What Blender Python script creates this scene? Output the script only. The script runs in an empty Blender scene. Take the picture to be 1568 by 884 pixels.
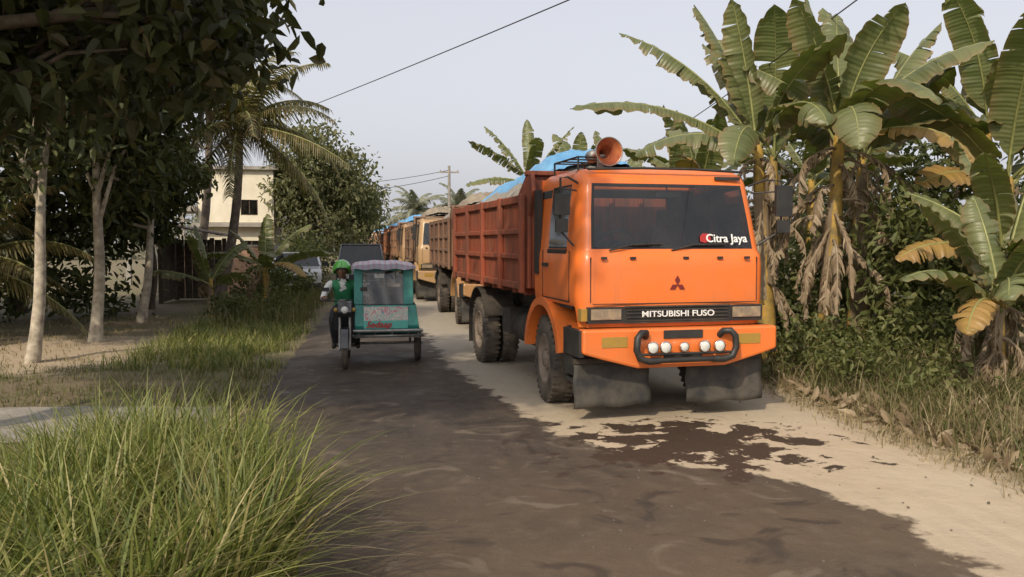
import bpy, bmesh, math, random
import numpy as np
from mathutils import Vector, Matrix
from mathutils import noise as mn
from math import sin, cos, pi, radians
random.seed(7); rng=np.random.default_rng(7)
scene=bpy.context.scene
COL=scene.collection

# ------------------------------------------------------------------ materials
def newmat(name):
    m=bpy.data.materials.new(name); m.use_nodes=True
    nt=m.node_tree; nt.nodes.clear()
    out=nt.nodes.new('ShaderNodeOutputMaterial')
    return m,nt,out
def N(nt,t,**k):
    n=nt.nodes.new(t)
    for a,b in k.items(): setattr(n,a,b)
    return n
def L(nt,a,b): nt.links.new(a,b)
def c4(c): return (c[0],c[1],c[2],1)
def mixc(nt,fac,a,b,blend='MIX'):
    n=N(nt,'ShaderNodeMix',data_type='RGBA',blend_type=blend)
    if hasattr(fac,'links'): L(nt,fac,n.inputs[0])
    else: n.inputs[0].default_value=fac
    for s,i in ((a,6),(b,7)):
        if hasattr(s,'links'): L(nt,s,n.inputs[i])
        else: n.inputs[i].default_value=c4(s)
    return n.outputs[2]
def math_(nt,op,a,b=0.0,c=None,clamp=False):
    n=N(nt,'ShaderNodeMath',operation=op,use_clamp=clamp)
    for i,s in enumerate((a,b) if c is None else (a,b,c)):
        if hasattr(s,'links'): L(nt,s,n.inputs[i])
        else: n.inputs[i].default_value=s
    return n.outputs[0]
def noise_(nt,scale,detail=4,rough=.55,vec=None,dist=0):
    n=N(nt,'ShaderNodeTexNoise'); n.inputs['Scale'].default_value=scale
    n.inputs['Detail'].default_value=detail; n.inputs['Roughness'].default_value=rough
    n.inputs['Distortion'].default_value=dist
    if vec is not None: L(nt,vec,n.inputs['Vector'])
    return n.outputs['Fac']
def ramp(nt,fac,stops,interp='LINEAR'):
    n=N(nt,'ShaderNodeValToRGB'); e=n.color_ramp; e.interpolation=interp
    while len(e.elements)<len(stops): e.elements.new(.5)
    for el,(p,c) in zip(e.elements,stops):
        el.position=p; el.color=c4(c) if not isinstance(c,(int,float)) else (c,c,c,1)
    L(nt,fac,n.inputs[0]); return n.outputs[0]
def bump(nt,h,strength,dist=.02):
    n=N(nt,'ShaderNodeBump'); n.inputs['Strength'].default_value=strength; n.inputs['Distance'].default_value=dist
    L(nt,h,n.inputs['Height']); return n.outputs[0]
def objco(nt): return N(nt,'ShaderNodeTexCoord').outputs['Object']
def geopos(nt): return N(nt,'ShaderNodeNewGeometry').outputs['Position']

def pm(name,c1,c2=None,scale=8,rough=.6,metal=0,bmp=0,coat=0,detail=5,spec=.5,emit=None):
    m,nt,out=newmat(name); p=N(nt,'ShaderNodeBsdfPrincipled'); L(nt,p.outputs[0],out.inputs[0])
    co=objco(nt); f=noise_(nt,scale,detail,.6,co)
    if c2 is None: c2=tuple(x*.75 for x in c1)
    L(nt,ramp(nt,f,[(.35,c1),(.65,c2)]),p.inputs['Base Color'])
    r=math_(nt,'MULTIPLY_ADD',f,.3,rough-.15,clamp=True); L(nt,r,p.inputs['Roughness'])
    p.inputs['Metallic'].default_value=metal
    p.inputs['Specular IOR Level'].default_value=spec
    p.inputs['Coat Weight'].default_value=coat
    if bmp: L(nt,bump(nt,f,bmp),p.inputs['Normal'])
    return m

def paint(name,dirt=.25,rough=.35,rust=False):
    m,nt,out=newmat(name); p=N(nt,'ShaderNodeBsdfPrincipled'); L(nt,p.outputs[0],out.inputs[0])
    oi=N(nt,'ShaderNodeObjectInfo').outputs['Color']; co=objco(nt)
    n1=noise_(nt,2.2,8,.65,co,1.0); n2=noise_(nt,22,6,.7,co)
    base=mixc(nt,math_(nt,'MULTIPLY',n2,.35),oi,(.10,.045,.02),'MIX') if rust else oi
    z=N(nt,'ShaderNodeSeparateXYZ'); L(nt,co,z.inputs[0])
    zf=N(nt,'ShaderNodeMapRange'); L(nt,z.outputs[2],zf.inputs[0])
    zf.inputs[1].default_value=1.7; zf.inputs[2].default_value=.5; zf.inputs[3].default_value=0.12; zf.inputs[4].default_value=1
    d=math_(nt,'MULTIPLY',ramp(nt,n1,[(.42,0.0),(.72,1.0)]),dirt)
    d=math_(nt,'MULTIPLY_ADD',zf.outputs[0],dirt*.6,d,clamp=True)
    col=mixc(nt,d,base,(.30,.20,.12) if not rust else (.22,.13,.08))
    mp=N(nt,'ShaderNodeMapping'); mp.inputs['Scale'].default_value=(5,5,.6); L(nt,co,mp.inputs[0])
    st=noise_(nt,1.6,6,.7,mp.outputs[0])
    if rust: col=mixc(nt,ramp(nt,st,[(.46,0.0),(.62,.7)]),col,(.09,.045,.03))
    else:
        col=mixc(nt,ramp(nt,st,[(.52,0.0),(.75,.25)]),col,(.22,.12,.07))
        sp=noise_(nt,70,3,.7,co); col=mixc(nt,ramp(nt,sp,[(.66,0.0),(.72,.35)]),col,(.20,.12,.08))
    L(nt,col,p.inputs['Base Color'])
    L(nt,math_(nt,'MULTIPLY_ADD',n1,.35,rough-.1,clamp=True),p.inputs['Roughness'])
    p.inputs['Coat Weight'].default_value=0 if rust else .3
    p.inputs['Coat Roughness'].default_value=.18
    L(nt,bump(nt,n2,.08 if not rust else .25,.01),p.inputs['Normal'])
    return m

def foliage(name,stops,trans=.3,rough=.5,scale=3,spec=.4):
    m,nt,out=newmat(name); p=N(nt,'ShaderNodeBsdfPrincipled')
    g=N(nt,'ShaderNodeNewGeometry'); r=g.outputs['Random Per Island']
    col=ramp(nt,r,stops)
    n=noise_(nt,scale,3,.6,g.outputs['Position'])
    col=mixc(nt,ramp(nt,n,[(.35,.0),(.7,.5)]),col,tuple(x*.5 for x in stops[0][1]))
    L(nt,col,p.inputs['Base Color']); p.inputs['Roughness'].default_value=rough
    p.inputs['Specular IOR Level'].default_value=spec
    t=N(nt,'ShaderNodeBsdfTranslucent'); L(nt,mixc(nt,1.0,col,(1.0,1.1,.5),'MULTIPLY'),t.inputs[0])
    mx=N(nt,'ShaderNodeMixShader'); mx.inputs[0].default_value=trans
    L(nt,p.outputs[0],mx.inputs[1]); L(nt,t.outputs[0],mx.inputs[2]); L(nt,mx.outputs[0],out.inputs[0])
    return m

def glass(name,tint=.25,refl=1.0,dust_or_lit=.12):
    m,nt,out=newmat(name)
    t=N(nt,'ShaderNodeBsdfTransparent'); t.inputs[0].default_value=(tint,tint*1.03,tint,1)
    g=N(nt,'ShaderNodeBsdfGlossy'); g.inputs[0].default_value=(.8*refl,.83*refl,.85*refl,1)
    co=objco(nt); n=noise_(nt,3,5,.6,co); L(nt,ramp(nt,n,[(.3,.02),(.8,.10)]),g.inputs['Roughness'])
    fr=N(nt,'ShaderNodeFresnel'); fr.inputs[0].default_value=1.5
    d=N(nt,'ShaderNodeBsdfDiffuse'); d.inputs[0].default_value=(.25,.23,.20,1)
    mx=N(nt,'ShaderNodeMixShader'); L(nt,math_(nt,'MULTIPLY_ADD',fr.outputs[0],1.2,.02,clamp=True),mx.inputs[0])
    L(nt,t.outputs[0],mx.inputs[1]); L(nt,g.outputs[0],mx.inputs[2])
    m2=N(nt,'ShaderNodeMixShader'); L(nt,ramp(nt,n,[(.4,.02),(.75,dust_or_lit)]),m2.inputs[0])
    L(nt,mx.outputs[0],m2.inputs[1]); L(nt,d.outputs[0],m2.inputs[2]); L(nt,m2.outputs[0],out.inputs[0])
    return m

M={}
M['paint']=paint('truck_paint',.20,.36)
M['dump']=paint('dump_paint',.34,.6,True)
M['black']=pm('black_plastic',(.018,.018,.018),(.035,.032,.028),6,.5)
M['flap']=pm('mudflap_rubber',(.02,.02,.02),(.08,.07,.055),4,.7,bmp=.2)
M['rubber']=pm('window_rubber',(.012,.012,.012),(.02,.02,.02),6,.6)
M['tyre']=pm('tyre_rubber',(.035,.032,.028),(.13,.105,.08),5,.85,bmp=.3)
M['rim']=pm('wheel_rim',(.14,.115,.095),(.26,.20,.15),9,.7)
M['chassis']=pm('chassis_steel',(.02,.018,.016),(.07,.055,.04),5,.8,bmp=.2)
M['chrome']=pm('chrome',(.7,.7,.7),(.5,.5,.48),10,.2,metal=1)
M['lens']=pm('lamp_lens',(.75,.75,.72),(.6,.6,.55),20,.15,coat=.6)
M['amber']=pm('amber_lens',(.40,.24,.04),(.33,.2,.05),20,.3,coat=.5)
M['beige']=pm('headlamp_lens',(.34,.26,.17),(.2,.16,.12),12,.25,coat=.5)
M['glass']=glass('windscreen_glass',.58,1.0,.07)
M['carglass']=glass('car_glass',.12,1.0,.1)
M['interior']=pm('cab_interior',(.045,.045,.047),(.07,.07,.07),6,.8)
M['seat']=pm('seat_cloth',(.15,.09,.075),(.09,.065,.06),10,.9)
M['white']=pm('white_lettering',(.8,.8,.78),(.7,.7,.68),20,.5)
M['red']=pm('red_sticker',(.45,.03,.03),(.35,.02,.02),20,.5)
M['darkred']=pm('emblem_red',(.20,.02,.02),(.15,.02,.02),20,.4)
M['sand']=pm('cargo_sand',(.34,.31,.27),(.20,.18,.155),10,.95,bmp=.35,detail=9)
M['tarp']=pm('blue_tarp',(.09,.28,.52),(.17,.39,.62),5,.5,bmp=.5)
M['horn']=pm('horn_orange',(.50,.17,.07),(.30,.08,.04),8,.35,coat=.3)
M['bark_w']=pm('pale_bark',(.50,.44,.34),(.24,.20,.15),7,.9,bmp=.6)
M['bark_d']=pm('dark_bark',(.13,.10,.07),(.06,.045,.03),7,.9,bmp=.8)
M['palmbark']=pm('palm_bark',(.22,.18,.14),(.11,.085,.065),9,.9,bmp=.8)
M['metal']=pm('grey_metal',(.35,.35,.34),(.22,.2,.18),8,.5,metal=.6)

M['leafnear']=foliage('leaf_overhang',[(0,(.045,.048,.018)),(.5,(.062,.070,.022)),(.85,(.10,.108,.034)),(1,(.13,.09,.05))],.22,.6)
M['leafdark']=foliage('leaf_dark',[(0,(.045,.058,.018)),(.6,(.076,.092,.027)),(1,(.135,.138,.048))],.22,.6)
M['leafmid']=foliage('leaf_mid',[(0,(.085,.10,.027)),(.6,(.14,.16,.048)),(1,(.22,.215,.085))],.3,.6)
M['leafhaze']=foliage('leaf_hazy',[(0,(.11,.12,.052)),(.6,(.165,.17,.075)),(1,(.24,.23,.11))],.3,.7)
M['leaffarhaze']=foliage('leaf_far_hazy',[(0,(.19,.20,.15)),(.6,(.23,.24,.18)),(1,(.28,.28,.21))],.2,.8,.3)  # paler, greyer greens: distance haze put into the leaf colour
M['palmleaf']=foliage('palm_leaf',[(0,(.10,.095,.03)),(.6,(.17,.15,.055)),(1,(.30,.22,.11))],.3,.5)
M['grass']=foliage('grass_green',[(0,(.10,.13,.03)),(.45,(.20,.235,.055)),(.8,(.34,.34,.11)),(1,(.52,.42,.21))],.32,.5)
M['grassdry']=foliage('grass_dry',[(0,(.17,.15,.06)),(.35,(.27,.22,.115)),(.7,(.40,.31,.18)),(1,(.52,.42,.27))],.3,.8)
M['grassmix']=foliage('grass_mix',[(0,(.085,.10,.028)),(.5,(.16,.165,.055)),(.8,(.27,.235,.11)),(1,(.42,.34,.20))],.32,.7)

def banana_leaf_mat(name,a,b,edge):
    m,nt,out=newmat(name); p=N(nt,'ShaderNodeBsdfPrincipled')
    uv=N(nt,'ShaderNodeUVMap').outputs[0]; s=N(nt,'ShaderNodeSeparateXYZ'); L(nt,uv,s.inputs[0])
    g=N(nt,'ShaderNodeNewGeometry')
    wv=math_(nt,'SINE',math_(nt,'MULTIPLY',s.outputs[0],260.0))
    wv2=math_(nt,'SINE',math_(nt,'MULTIPLY',s.outputs[0],83.0))
    col=mixc(nt,g.outputs['Random Per Island'],a,b)
    col=mixc(nt,math_(nt,'MULTIPLY_ADD',wv2,.09,.12),col,tuple(x*1.4 for x in b))
    n=noise_(nt,2.5,5,.6,g.outputs['Position'])
    col=mixc(nt,ramp(nt,n,[(.48,0.0),(.8,.6)]),col,edge)
    e=math_(nt,'MULTIPLY',math_(nt,'POWER',math_(nt,'ABSOLUTE',s.outputs[1]),6.0),1.4)
    col=mixc(nt,math_(nt,'MULTIPLY',e,n,clamp=True),col,(.24,.15,.07))
    L(nt,col,p.inputs['Base Color']); p.inputs['Roughness'].default_value=.42
    p.inputs['Specular IOR Level'].default_value=.5
    L(nt,bump(nt,wv,.25,.01),p.inputs['Normal'])
    t=N(nt,'ShaderNodeBsdfTranslucent'); L(nt,mixc(nt,1.0,col,(1.0,1.2,.35),'MULTIPLY'),t.inputs[0])
    mx=N(nt,'ShaderNodeMixShader'); mx.inputs[0].default_value=.25
    L(nt,p.outputs[0],mx.inputs[1]); L(nt,t.outputs[0],mx.inputs[2]); L(nt,mx.outputs[0],out.inputs[0])
    return m
M['bleaf']=banana_leaf_mat('banana_leaf',(.09,.11,.040),(.165,.18,.074),(.22,.21,.105))
M['byellow']=banana_leaf_mat('banana_leaf_yellowed',(.30,.20,.05),(.36,.22,.07),(.26,.15,.07))
M['brib']=pm('banana_rib',(.28,.28,.10),(.19,.2,.07),6,.5)
M['bstem']=pm('banana_stem',(.52,.33,.06),(.20,.14,.05),5,.7,bmp=.5)
M['bdry']=foliage('banana_dry_leaf',[(0,(.22,.155,.095)),(.5,(.36,.27,.175)),(1,(.50,.40,.28))],.25,.85)

# ------------------------------------------------------------------ mesh builder
class MB:
    def __init__(s): s.v=[];s.f=[];s.m=[];s.s=[]
    def add(s,V,F,mi=0,smooth=False):
        o=len(s.v); s.v+= [tuple(p) for p in V]
        for f in F: s.f.append(tuple(i+o for i in f)); s.m.append(mi); s.s.append(smooth)
    def box(s,lo,hi,mi=0,T=None):
        x0,y0,z0=lo;x1,y1,z1=hi
        V=[(x0,y0,z0),(x1,y0,z0),(x1,y1,z0),(x0,y1,z0),(x0,y0,z1),(x1,y0,z1),(x1,y1,z1),(x0,y1,z1)]
        if T is not None: V=[T@Vector(p) for p in V]
        s.add(V,[(0,3,2,1),(4,5,6,7),(0,1,5,4),(1,2,6,5),(2,3,7,6),(3,0,4,7)],mi)
    def prism(s,poly,lo,hi,axis='y',mi=0,T=None):
        n=len(poly); V=[]
        for h in (lo,hi):
            for a,b in poly: V.append((a,h,b) if axis=='y' else ((h,a,b) if axis=='x' else (a,b,h)))
        if T is not None: V=[T@Vector(p) for p in V]
        F=[tuple(range(n)),tuple(range(2*n-1,n-1,-1))]
        for i in range(n): j=(i+1)%n; F.append((j,i,i+n,j+n))
        s.add(V,F,mi)
    def tube(s,pts,r,n=8,mi=0,caps=True,smooth=True,closed=False):
        P=[Vector(p) for p in pts]; R=r if isinstance(r,(list,tuple)) else [r]*len(P)
        V=[];F=[];k=len(P); up=None
        for i,p in enumerate(P):
            if closed: t=P[(i+1)%k]-P[i-1]
            else: t=P[min(i+1,k-1)]-P[max(i-1,0)]
            if t.length<1e-9: t=Vector((0,0,1))
            t.normalize()
            if up is None:
                up=Vector((0,0,1)) if abs(t.z)<.9 else Vector((1,0,0))
            a=t.cross(up)
            if a.length<1e-6: a=t.orthogonal()
            a.normalize(); b=a.cross(t).normalized(); up=b
            for j in range(n):
                q=2*pi*j/n; V.append(p+(a*cos(q)+b*sin(q))*R[i])
        rg=k if closed else k-1
        for i in range(rg):
            i2=(i+1)%k
            for j in range(n):
                F.append((i*n+j,i*n+(j+1)%n,i2*n+(j+1)%n,i2*n+j))
        s.add(V,F,mi,smooth)
        if caps and not closed:
            s.add(V[:n],[tuple(range(n-1,-1,-1))],mi); s.add(V[-n:],[tuple(range(n))],mi)
    def lathe(s,c,prof,n=32,mi=0,axis='x',smooth=True):
        V=[];F=[]
        for h,r in prof:
            for j in range(n):
                q=2*pi*j/n; a,b=r*cos(q),r*sin(q)
                if axis=='x': V.append((c[0]+h,c[1]+a,c[2]+b))
                elif axis=='y': V.append((c[0]+a,c[1]+h,c[2]+b))
                else: V.append((c[0]+a,c[1]+b,c[2]+h))
        for i in range(len(prof)-1):
            for j in range(n): F.append((i*n+j,i*n+(j+1)%n,(i+1)*n+(j+1)%n,(i+1)*n+j))
        s.add(V,F,mi,smooth)
    def grid(s,nx,ny,fn,mi=0,smooth=True):
        V=[fn(i/nx,j/ny) for j in range(ny+1) for i in range(nx+1)]
        F=[(j*(nx+1)+i,j*(nx+1)+i+1,(j+1)*(nx+1)+i+1,(j+1)*(nx+1)+i) for j in range(ny) for i in range(nx)]
        s.add(V,F,mi,smooth)
    def obj(s,name,mats,parent=None,bevel=0,fix=True,color=None):
        me=bpy.data.meshes.new(name); me.from_pydata(s.v,[],s.f)
        me.polygons.foreach_set('material_index',s.m); me.polygons.foreach_set('use_smooth',s.s)
        for m in mats: me.materials.append(M[m] if isinstance(m,str) else m)
        me.update()
        if fix:
            bm=bmesh.new(); bm.from_mesh(me); bmesh.ops.recalc_face_normals(bm,faces=bm.faces); bm.to_mesh(me); bm.free()
        o=bpy.data.objects.new(name,me); COL.objects.link(o)
        if parent: o.parent=parent
        if color: o.color=(*color,1)
        if bevel:
            b=o.modifiers.new('bev','BEVEL'); b.width=bevel; b.segments=2; b.limit_method='ANGLE'; b.angle_limit=radians(35)
        return o
def empty(name,loc=(0,0,0),rz=0,parent=None):
    e=bpy.data.objects.new(name,None); COL.objects.link(e); e.location=loc; e.rotation_euler[2]=rz; e.empty_display_size=.3
    if parent: e.parent=parent
    return e
def np_mesh(name,V,F,mats,mi=None,parent=None,smooth=False,uv=None):
    V=np.asarray(V,dtype=np.float32).reshape(-1,3); F=np.asarray(F,dtype=np.int32); k=F.shape[1]
    me=bpy.data.meshes.new(name); me.vertices.add(len(V)); me.vertices.foreach_set('co',V.ravel())
    me.loops.add(F.size); me.loops.foreach_set('vertex_index',F.ravel())
    me.polygons.add(len(F)); me.polygons.foreach_set('loop_start',np.arange(0,F.size,k,dtype=np.int32))
    if mi is not None: me.polygons.foreach_set('material_index',np.asarray(mi,dtype=np.int32))
    me.polygons.foreach_set('use_smooth',np.full(len(F),smooth))
    if uv is not None:
        u=me.uv_layers.new(name='UVMap'); u.data.foreach_set('uv',np.asarray(uv,dtype=np.float32)[F.ravel()].ravel())
    for m in mats: me.materials.append(M[m] if isinstance(m,str) else m)
    me.update(calc_edges=True)
    o=bpy.data.objects.new(name,me); COL.objects.link(o)
    if parent: o.parent=parent
    return o
def text(name,s,size,loc,parent,mat,extr=.004,rx=pi/2,rz=0,sx=1,bold=0,shear=0):
    cu=bpy.data.curves.new(name+'_c','FONT'); cu.body=s; cu.size=size; cu.extrude=extr; cu.align_x='CENTER'; cu.align_y='CENTER'; cu.offset=bold; cu.shear=shear
    t=bpy.data.objects.new(name+'_t',cu); COL.objects.link(t)
    bpy.context.view_layer.update()
    me=bpy.data.meshes.new_from_object(t.evaluated_get(bpy.context.evaluated_depsgraph_get()))
    bpy.data.objects.remove(t)
    me.materials.clear(); me.materials.append(M[mat])
    o=bpy.data.objects.new(name,me); COL.objects.link(o); o.parent=parent; o.location=loc; o.rotation_euler=(rx,0,rz); o.scale=(sx,1,1)
    return o

# ------------------------------------------------------------------ world / light / camera
SUN_EL=38; SUN_AZ=212   # clockwise from +Y
w=bpy.data.worlds.new('World'); scene.world=w; w.use_nodes=True
nt=w.node_tree; bg=nt.nodes['Background']
sky=nt.nodes.new('ShaderNodeTexSky'); sky.sky_type='NISHITA'; sky.sun_disc=False
sky.sun_elevation=radians(SUN_EL); sky.sun_rotation=radians(SUN_AZ); sky.air_density=1.0; sky.dust_density=5.0; sky.ozone_density=1.0; sky.altitude=0
hs=nt.nodes.new('ShaderNodeHueSaturation'); hs.inputs['Saturation'].default_value=.4; hs.inputs['Value'].default_value=1.5
nt.links.new(sky.outputs[0],hs.inputs['Color'])
hz_=mixc(nt,.65,hs.outputs[0],(4.95,4.95,5.35))
nt.links.new(hz_,bg.inputs[0]); bg.inputs[1].default_value=.146
sd=Vector((sin(radians(SUN_AZ))*cos(radians(SUN_EL)),cos(radians(SUN_AZ))*cos(radians(SUN_EL)),sin(radians(SUN_EL))))
sl=bpy.data.lights.new('sun','SUN'); sl.energy=3.2; sl.angle=radians(1.2); sl.color=(1,.86,.66)
so=bpy.data.objects.new('sun',sl); COL.objects.link(so); so.rotation_euler=sd.to_track_quat('Z','Y').to_euler(); so.location=(-10,-20,30)
cam=bpy.data.cameras.new('camera'); co_=bpy.data.objects.new('camera',cam); COL.objects.link(co_); scene.camera=co_
co_.location=(0,0,1.9); co_.rotation_euler=(radians(90-3.08),0,radians(-8.5)); cam.sensor_width=36; cam.lens=29.85; cam.clip_end=4000; cam.clip_start=.05
scene.view_settings.view_transform='Standard'; scene.view_settings.look='None'; scene.view_settings.exposure=0

# ------------------------------------------------------------------ ground
def road_off(y):
    return 0 if y<20 else -0.00035*(y-20)**2 if y<70 else -.875-.035*(y-70)
def sst(a,b,x):
    t=min(max((x-a)/(b-a),0),1); return t*t*(3-2*t)
def gz(x,y):
    xo=x-road_off(y)
    n=mn.noise(Vector((x*.45,y*.45,1.3)))*.5+mn.noise(Vector((x*1.3,y*1.3,4)))*.22
    r=sst(4.9,6.8,xo); l=sst(1.9,4,-xo)
    far=1-sst(60,90,abs(y))*1
    pth=sst(1.1,2.2,abs(y-9.45)) if x<0 else 1
    return (r*(.22+.16*n)+l*(.05+.12*n)*pth)*far*(1-sst(30,60,abs(x)))
xs=np.concatenate([[-900,-400,-150,-80,-50],np.arange(-32,-8,1.0),np.arange(-8,10,.2),np.arange(10,32,1.0),[50,80,150,400,900]])
ys=np.concatenate([[-300,-80,-20],np.arange(-6,24,.25),np.arange(24,70,1.0),[80,100,140,250,500,1500]])
V=[(x,y,gz(x,y)) for y in ys for x in xs]; nx=len(xs)
F=[(j*nx+i,j*nx+i+1,(j+1)*nx+i+1,(j+1)*nx+i) for j in range(len(ys)-1) for i in range(nx-1)]
def ground_mat():
    m,nt,out=newmat('ground_soil_grass'); p=N(nt,'ShaderNodeBsdfPrincipled'); L(nt,p.outputs[0],out.inputs[0])
    g=geopos(nt); s=N(nt,'ShaderNodeSeparateXYZ'); L(nt,g,s.inputs[0]); X,Y=s.outputs[0],s.outputs[1]
    n1=noise_(nt,.55,6,.6,g); n2=noise_(nt,7,8,.65,g); n3=noise_(nt,40,6,.7,g)
    sand=mixc(nt,n2,(.50,.40,.27),(.34,.26,.18)); green=mixc(nt,n2,(.11,.12,.05),(.18,.15,.075)); litter=mixc(nt,n3,(.24,.18,.11),(.12,.09,.06))
    gr=mixc(nt,ramp(nt,n1,[(.4,0.0),(.6,1.0)]),green,litter)
    r=math_(nt,'SUBTRACT',6.3,math_(nt,'ADD',X,math_(nt,'MULTIPLY',n2,1.6)))
    right=math_(nt,'MULTIPLY',math_(nt,'MULTIPLY',r,1.5,clamp=True),math_(nt,'GREATER_THAN',X,0.0))
    dx=math_(nt,'DIVIDE',math_(nt,'ADD',X,7.0),4.3); dy=math_(nt,'DIVIDE',math_(nt,'SUBTRACT',Y,15.2),3.0)
    q=math_(nt,'ADD',math_(nt,'MULTIPLY',dx,dx),math_(nt,'MULTIPLY',dy,dy))
    yard=math_(nt,'MULTIPLY',math_(nt,'SUBTRACT',math_(nt,'ADD',1.0,math_(nt,'MULTIPLY',math_(nt,'SUBTRACT',n1,.5),2.0)),q),3.0,clamp=True)
    col=mixc(nt,math_(nt,'MAXIMUM',right,yard),gr,sand)
    L(nt,col,p.inputs['Base Color']); p.inputs['Roughness'].default_value=.95
    L(nt,bump(nt,n2,.8,.06),p.inputs['Normal'])
    return m
me=bpy.data.meshes.new('ground'); me.from_pydata(V,[],F); me.materials.append(ground_mat()); me.polygons.foreach_set('use_smooth',[True]*len(F))
o=bpy.data.objects.new('ground',me); COL.objects.link(o)

def road_mat():
    m,nt,out=newmat('worn_asphalt_and_dust'); p=N(nt,'ShaderNodeBsdfPrincipled'); L(nt,p.outputs[0],out.inputs[0])
    g=geopos(nt); s=N(nt,'ShaderNodeSeparateXYZ'); L(nt,g,s.inputs[0]); X,Y=s.outputs[0],s.outputs[1]
    yy=math_(nt,'DIVIDE',Y,40.0,clamp=True)
    pts=[(0,3.3),(4.4,3.35),(5.3,3.45),(6.3,3.1),(6.9,2.35),(8.1,1.65),(10.3,1.3),(13.1,.95),(19.4,.70),(40,.1)]
    bx=math_(nt,'MULTIPLY',ramp(nt,yy,[(a/40,b/5) for a,b in pts]),5.0)
    n1=noise_(nt,.9,7,.6,g); n2=noise_(nt,5,8,.65,g); n3=noise_(nt,60,6,.7,g); nb=noise_(nt,2.6,9,.66,g,.3)
    mp=N(nt,'ShaderNodeMapping'); mp.inputs['Scale'].default_value=(2.2,.28,1); L(nt,g,mp.inputs[0])
    ns=noise_(nt,1.3,6,.6,mp.outputs[0])
    e=math_(nt,'SUBTRACT',math_(nt,'ADD',bx,math_(nt,'MULTIPLY',math_(nt,'SUBTRACT',nb,.5),1.2)),X)
    mask=ramp(nt,math_(nt,'MULTIPLY_ADD',e,5.0,.5,clamp=True),[(.2,0.0),(.8,1.0)])
    dx=math_(nt,'DIVIDE',math_(nt,'SUBTRACT',X,2.75),1.25); dy=math_(nt,'DIVIDE',math_(nt,'SUBTRACT',Y,7.5),.95)
    q=math_(nt,'SQRT',math_(nt,'ADD',math_(nt,'MULTIPLY',dx,dx),math_(nt,'MULTIPLY',dy,dy)))
    pu=math_(nt,'MULTIPLY',math_(nt,'SUBTRACT',math_(nt,'ADD',.90,math_(nt,'MULTIPLY',math_(nt,'SUBTRACT',nb,.5),6.0)),q),7.0,clamp=True)
    dark=mixc(nt,ns,(.042,.034,.028),(.10,.076,.055))
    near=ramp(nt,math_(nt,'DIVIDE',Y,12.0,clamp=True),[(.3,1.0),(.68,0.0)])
    dust_or_lit=math_(nt,'MULTIPLY',near,ramp(nt,n1,[(.3,.25),(.62,1.0)]))  # muddy dust tone, with the sunlit brown of the near road painted in
    dark=mixc(nt,dust_or_lit,dark,(.145,.10,.062))
    dark=mixc(nt,ramp(nt,n2,[(.50,0.0),(.72,.5)]),dark,(.16,.12,.085))
    dark=mixc(nt,ramp(nt,n3,[(.60,0.0),(.72,.3)]),dark,(.24,.19,.14))
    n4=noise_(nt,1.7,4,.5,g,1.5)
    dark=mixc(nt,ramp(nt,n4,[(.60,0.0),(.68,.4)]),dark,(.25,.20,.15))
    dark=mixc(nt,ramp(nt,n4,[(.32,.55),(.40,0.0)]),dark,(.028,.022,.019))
    pale=mixc(nt,n2,(.54,.44,.31),(.40,.31,.21)); pale=mixc(nt,ramp(nt,n1,[(.4,0.0),(.7,.5)]),pale,(.56,.47,.35))
    pale=mixc(nt,ramp(nt,ns,[(.5,0.0),(.7,.35)]),pale,(.28,.22,.16))
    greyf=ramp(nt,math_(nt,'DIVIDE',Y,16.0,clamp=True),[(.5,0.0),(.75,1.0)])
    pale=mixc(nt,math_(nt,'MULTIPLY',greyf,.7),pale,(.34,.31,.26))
    col=mixc(nt,mask,pale,dark); col=mixc(nt,pu,col,(.062,.042,.030))
    L(nt,col,p.inputs['Base Color'])
    r=math_(nt,'MULTIPLY_ADD',n2,.3,.62); r=math_(nt,'SUBTRACT',r,math_(nt,'MULTIPLY',pu,.30))
    r=math_(nt,'SUBTRACT',r,math_(nt,'MULTIPLY',mask,ramp(nt,n1,[(.45,0.0),(.6,.2)])))
    L(nt,r,p.inputs['Roughness']); p.inputs['Specular IOR Level'].default_value=.3
    hb=math_(nt,'ADD',math_(nt,'MULTIPLY',n3,.4),math_(nt,'ADD',n2,math_(nt,'MULTIPLY',n4,.6))); L(nt,bump(nt,hb,.6,.035),p.inputs['Normal'])
    return m
mb=MB(); yv=list(np.arange(-6,24,.12))+list(np.arange(24,90,1.))+list(range(90,260,10))
def le(y): return -1.55+road_off(y)+.14*mn.noise(Vector((y*1.4,0,2)))+.08*mn.noise(Vector((y*5,0,7)))
def re(y): return 4.72+road_off(y)+.14*mn.noise(Vector((y*1.1,0,12)))+.08*mn.noise(Vector((y*5,0,17)))
V=[];F=[]
for y in yv:
    a,b=le(y),re(y)
    for t in (0,.04,.35,.65,.96,1): V.append((a+(b-a)*t,y,.004 if t in(0,1) else .018+.02*(1-abs(t-.5)*2)))
for j in range(len(yv)-1):
    for i in range(5): F.append((j*6+i,j*6+i+1,(j+1)*6+i+1,(j+1)*6+i))
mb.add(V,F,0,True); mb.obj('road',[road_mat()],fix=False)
RZ=.03
pth=pm('path_concrete',(.36,.33,.29),(.23,.21,.175),3,.9,bmp=.5)
mb=MB()
def pf(u,v):
    x=-16+u*(14.2); hw=.95+.10*mn.noise(Vector((x*2,v*3,0)))-.25*sst(-4,-2,x)
    return (x,9.45+(v-.5)*2*hw,.014)
mb.grid(70,6,pf); mb.obj('side_path',[pth],fix=False)

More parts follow.
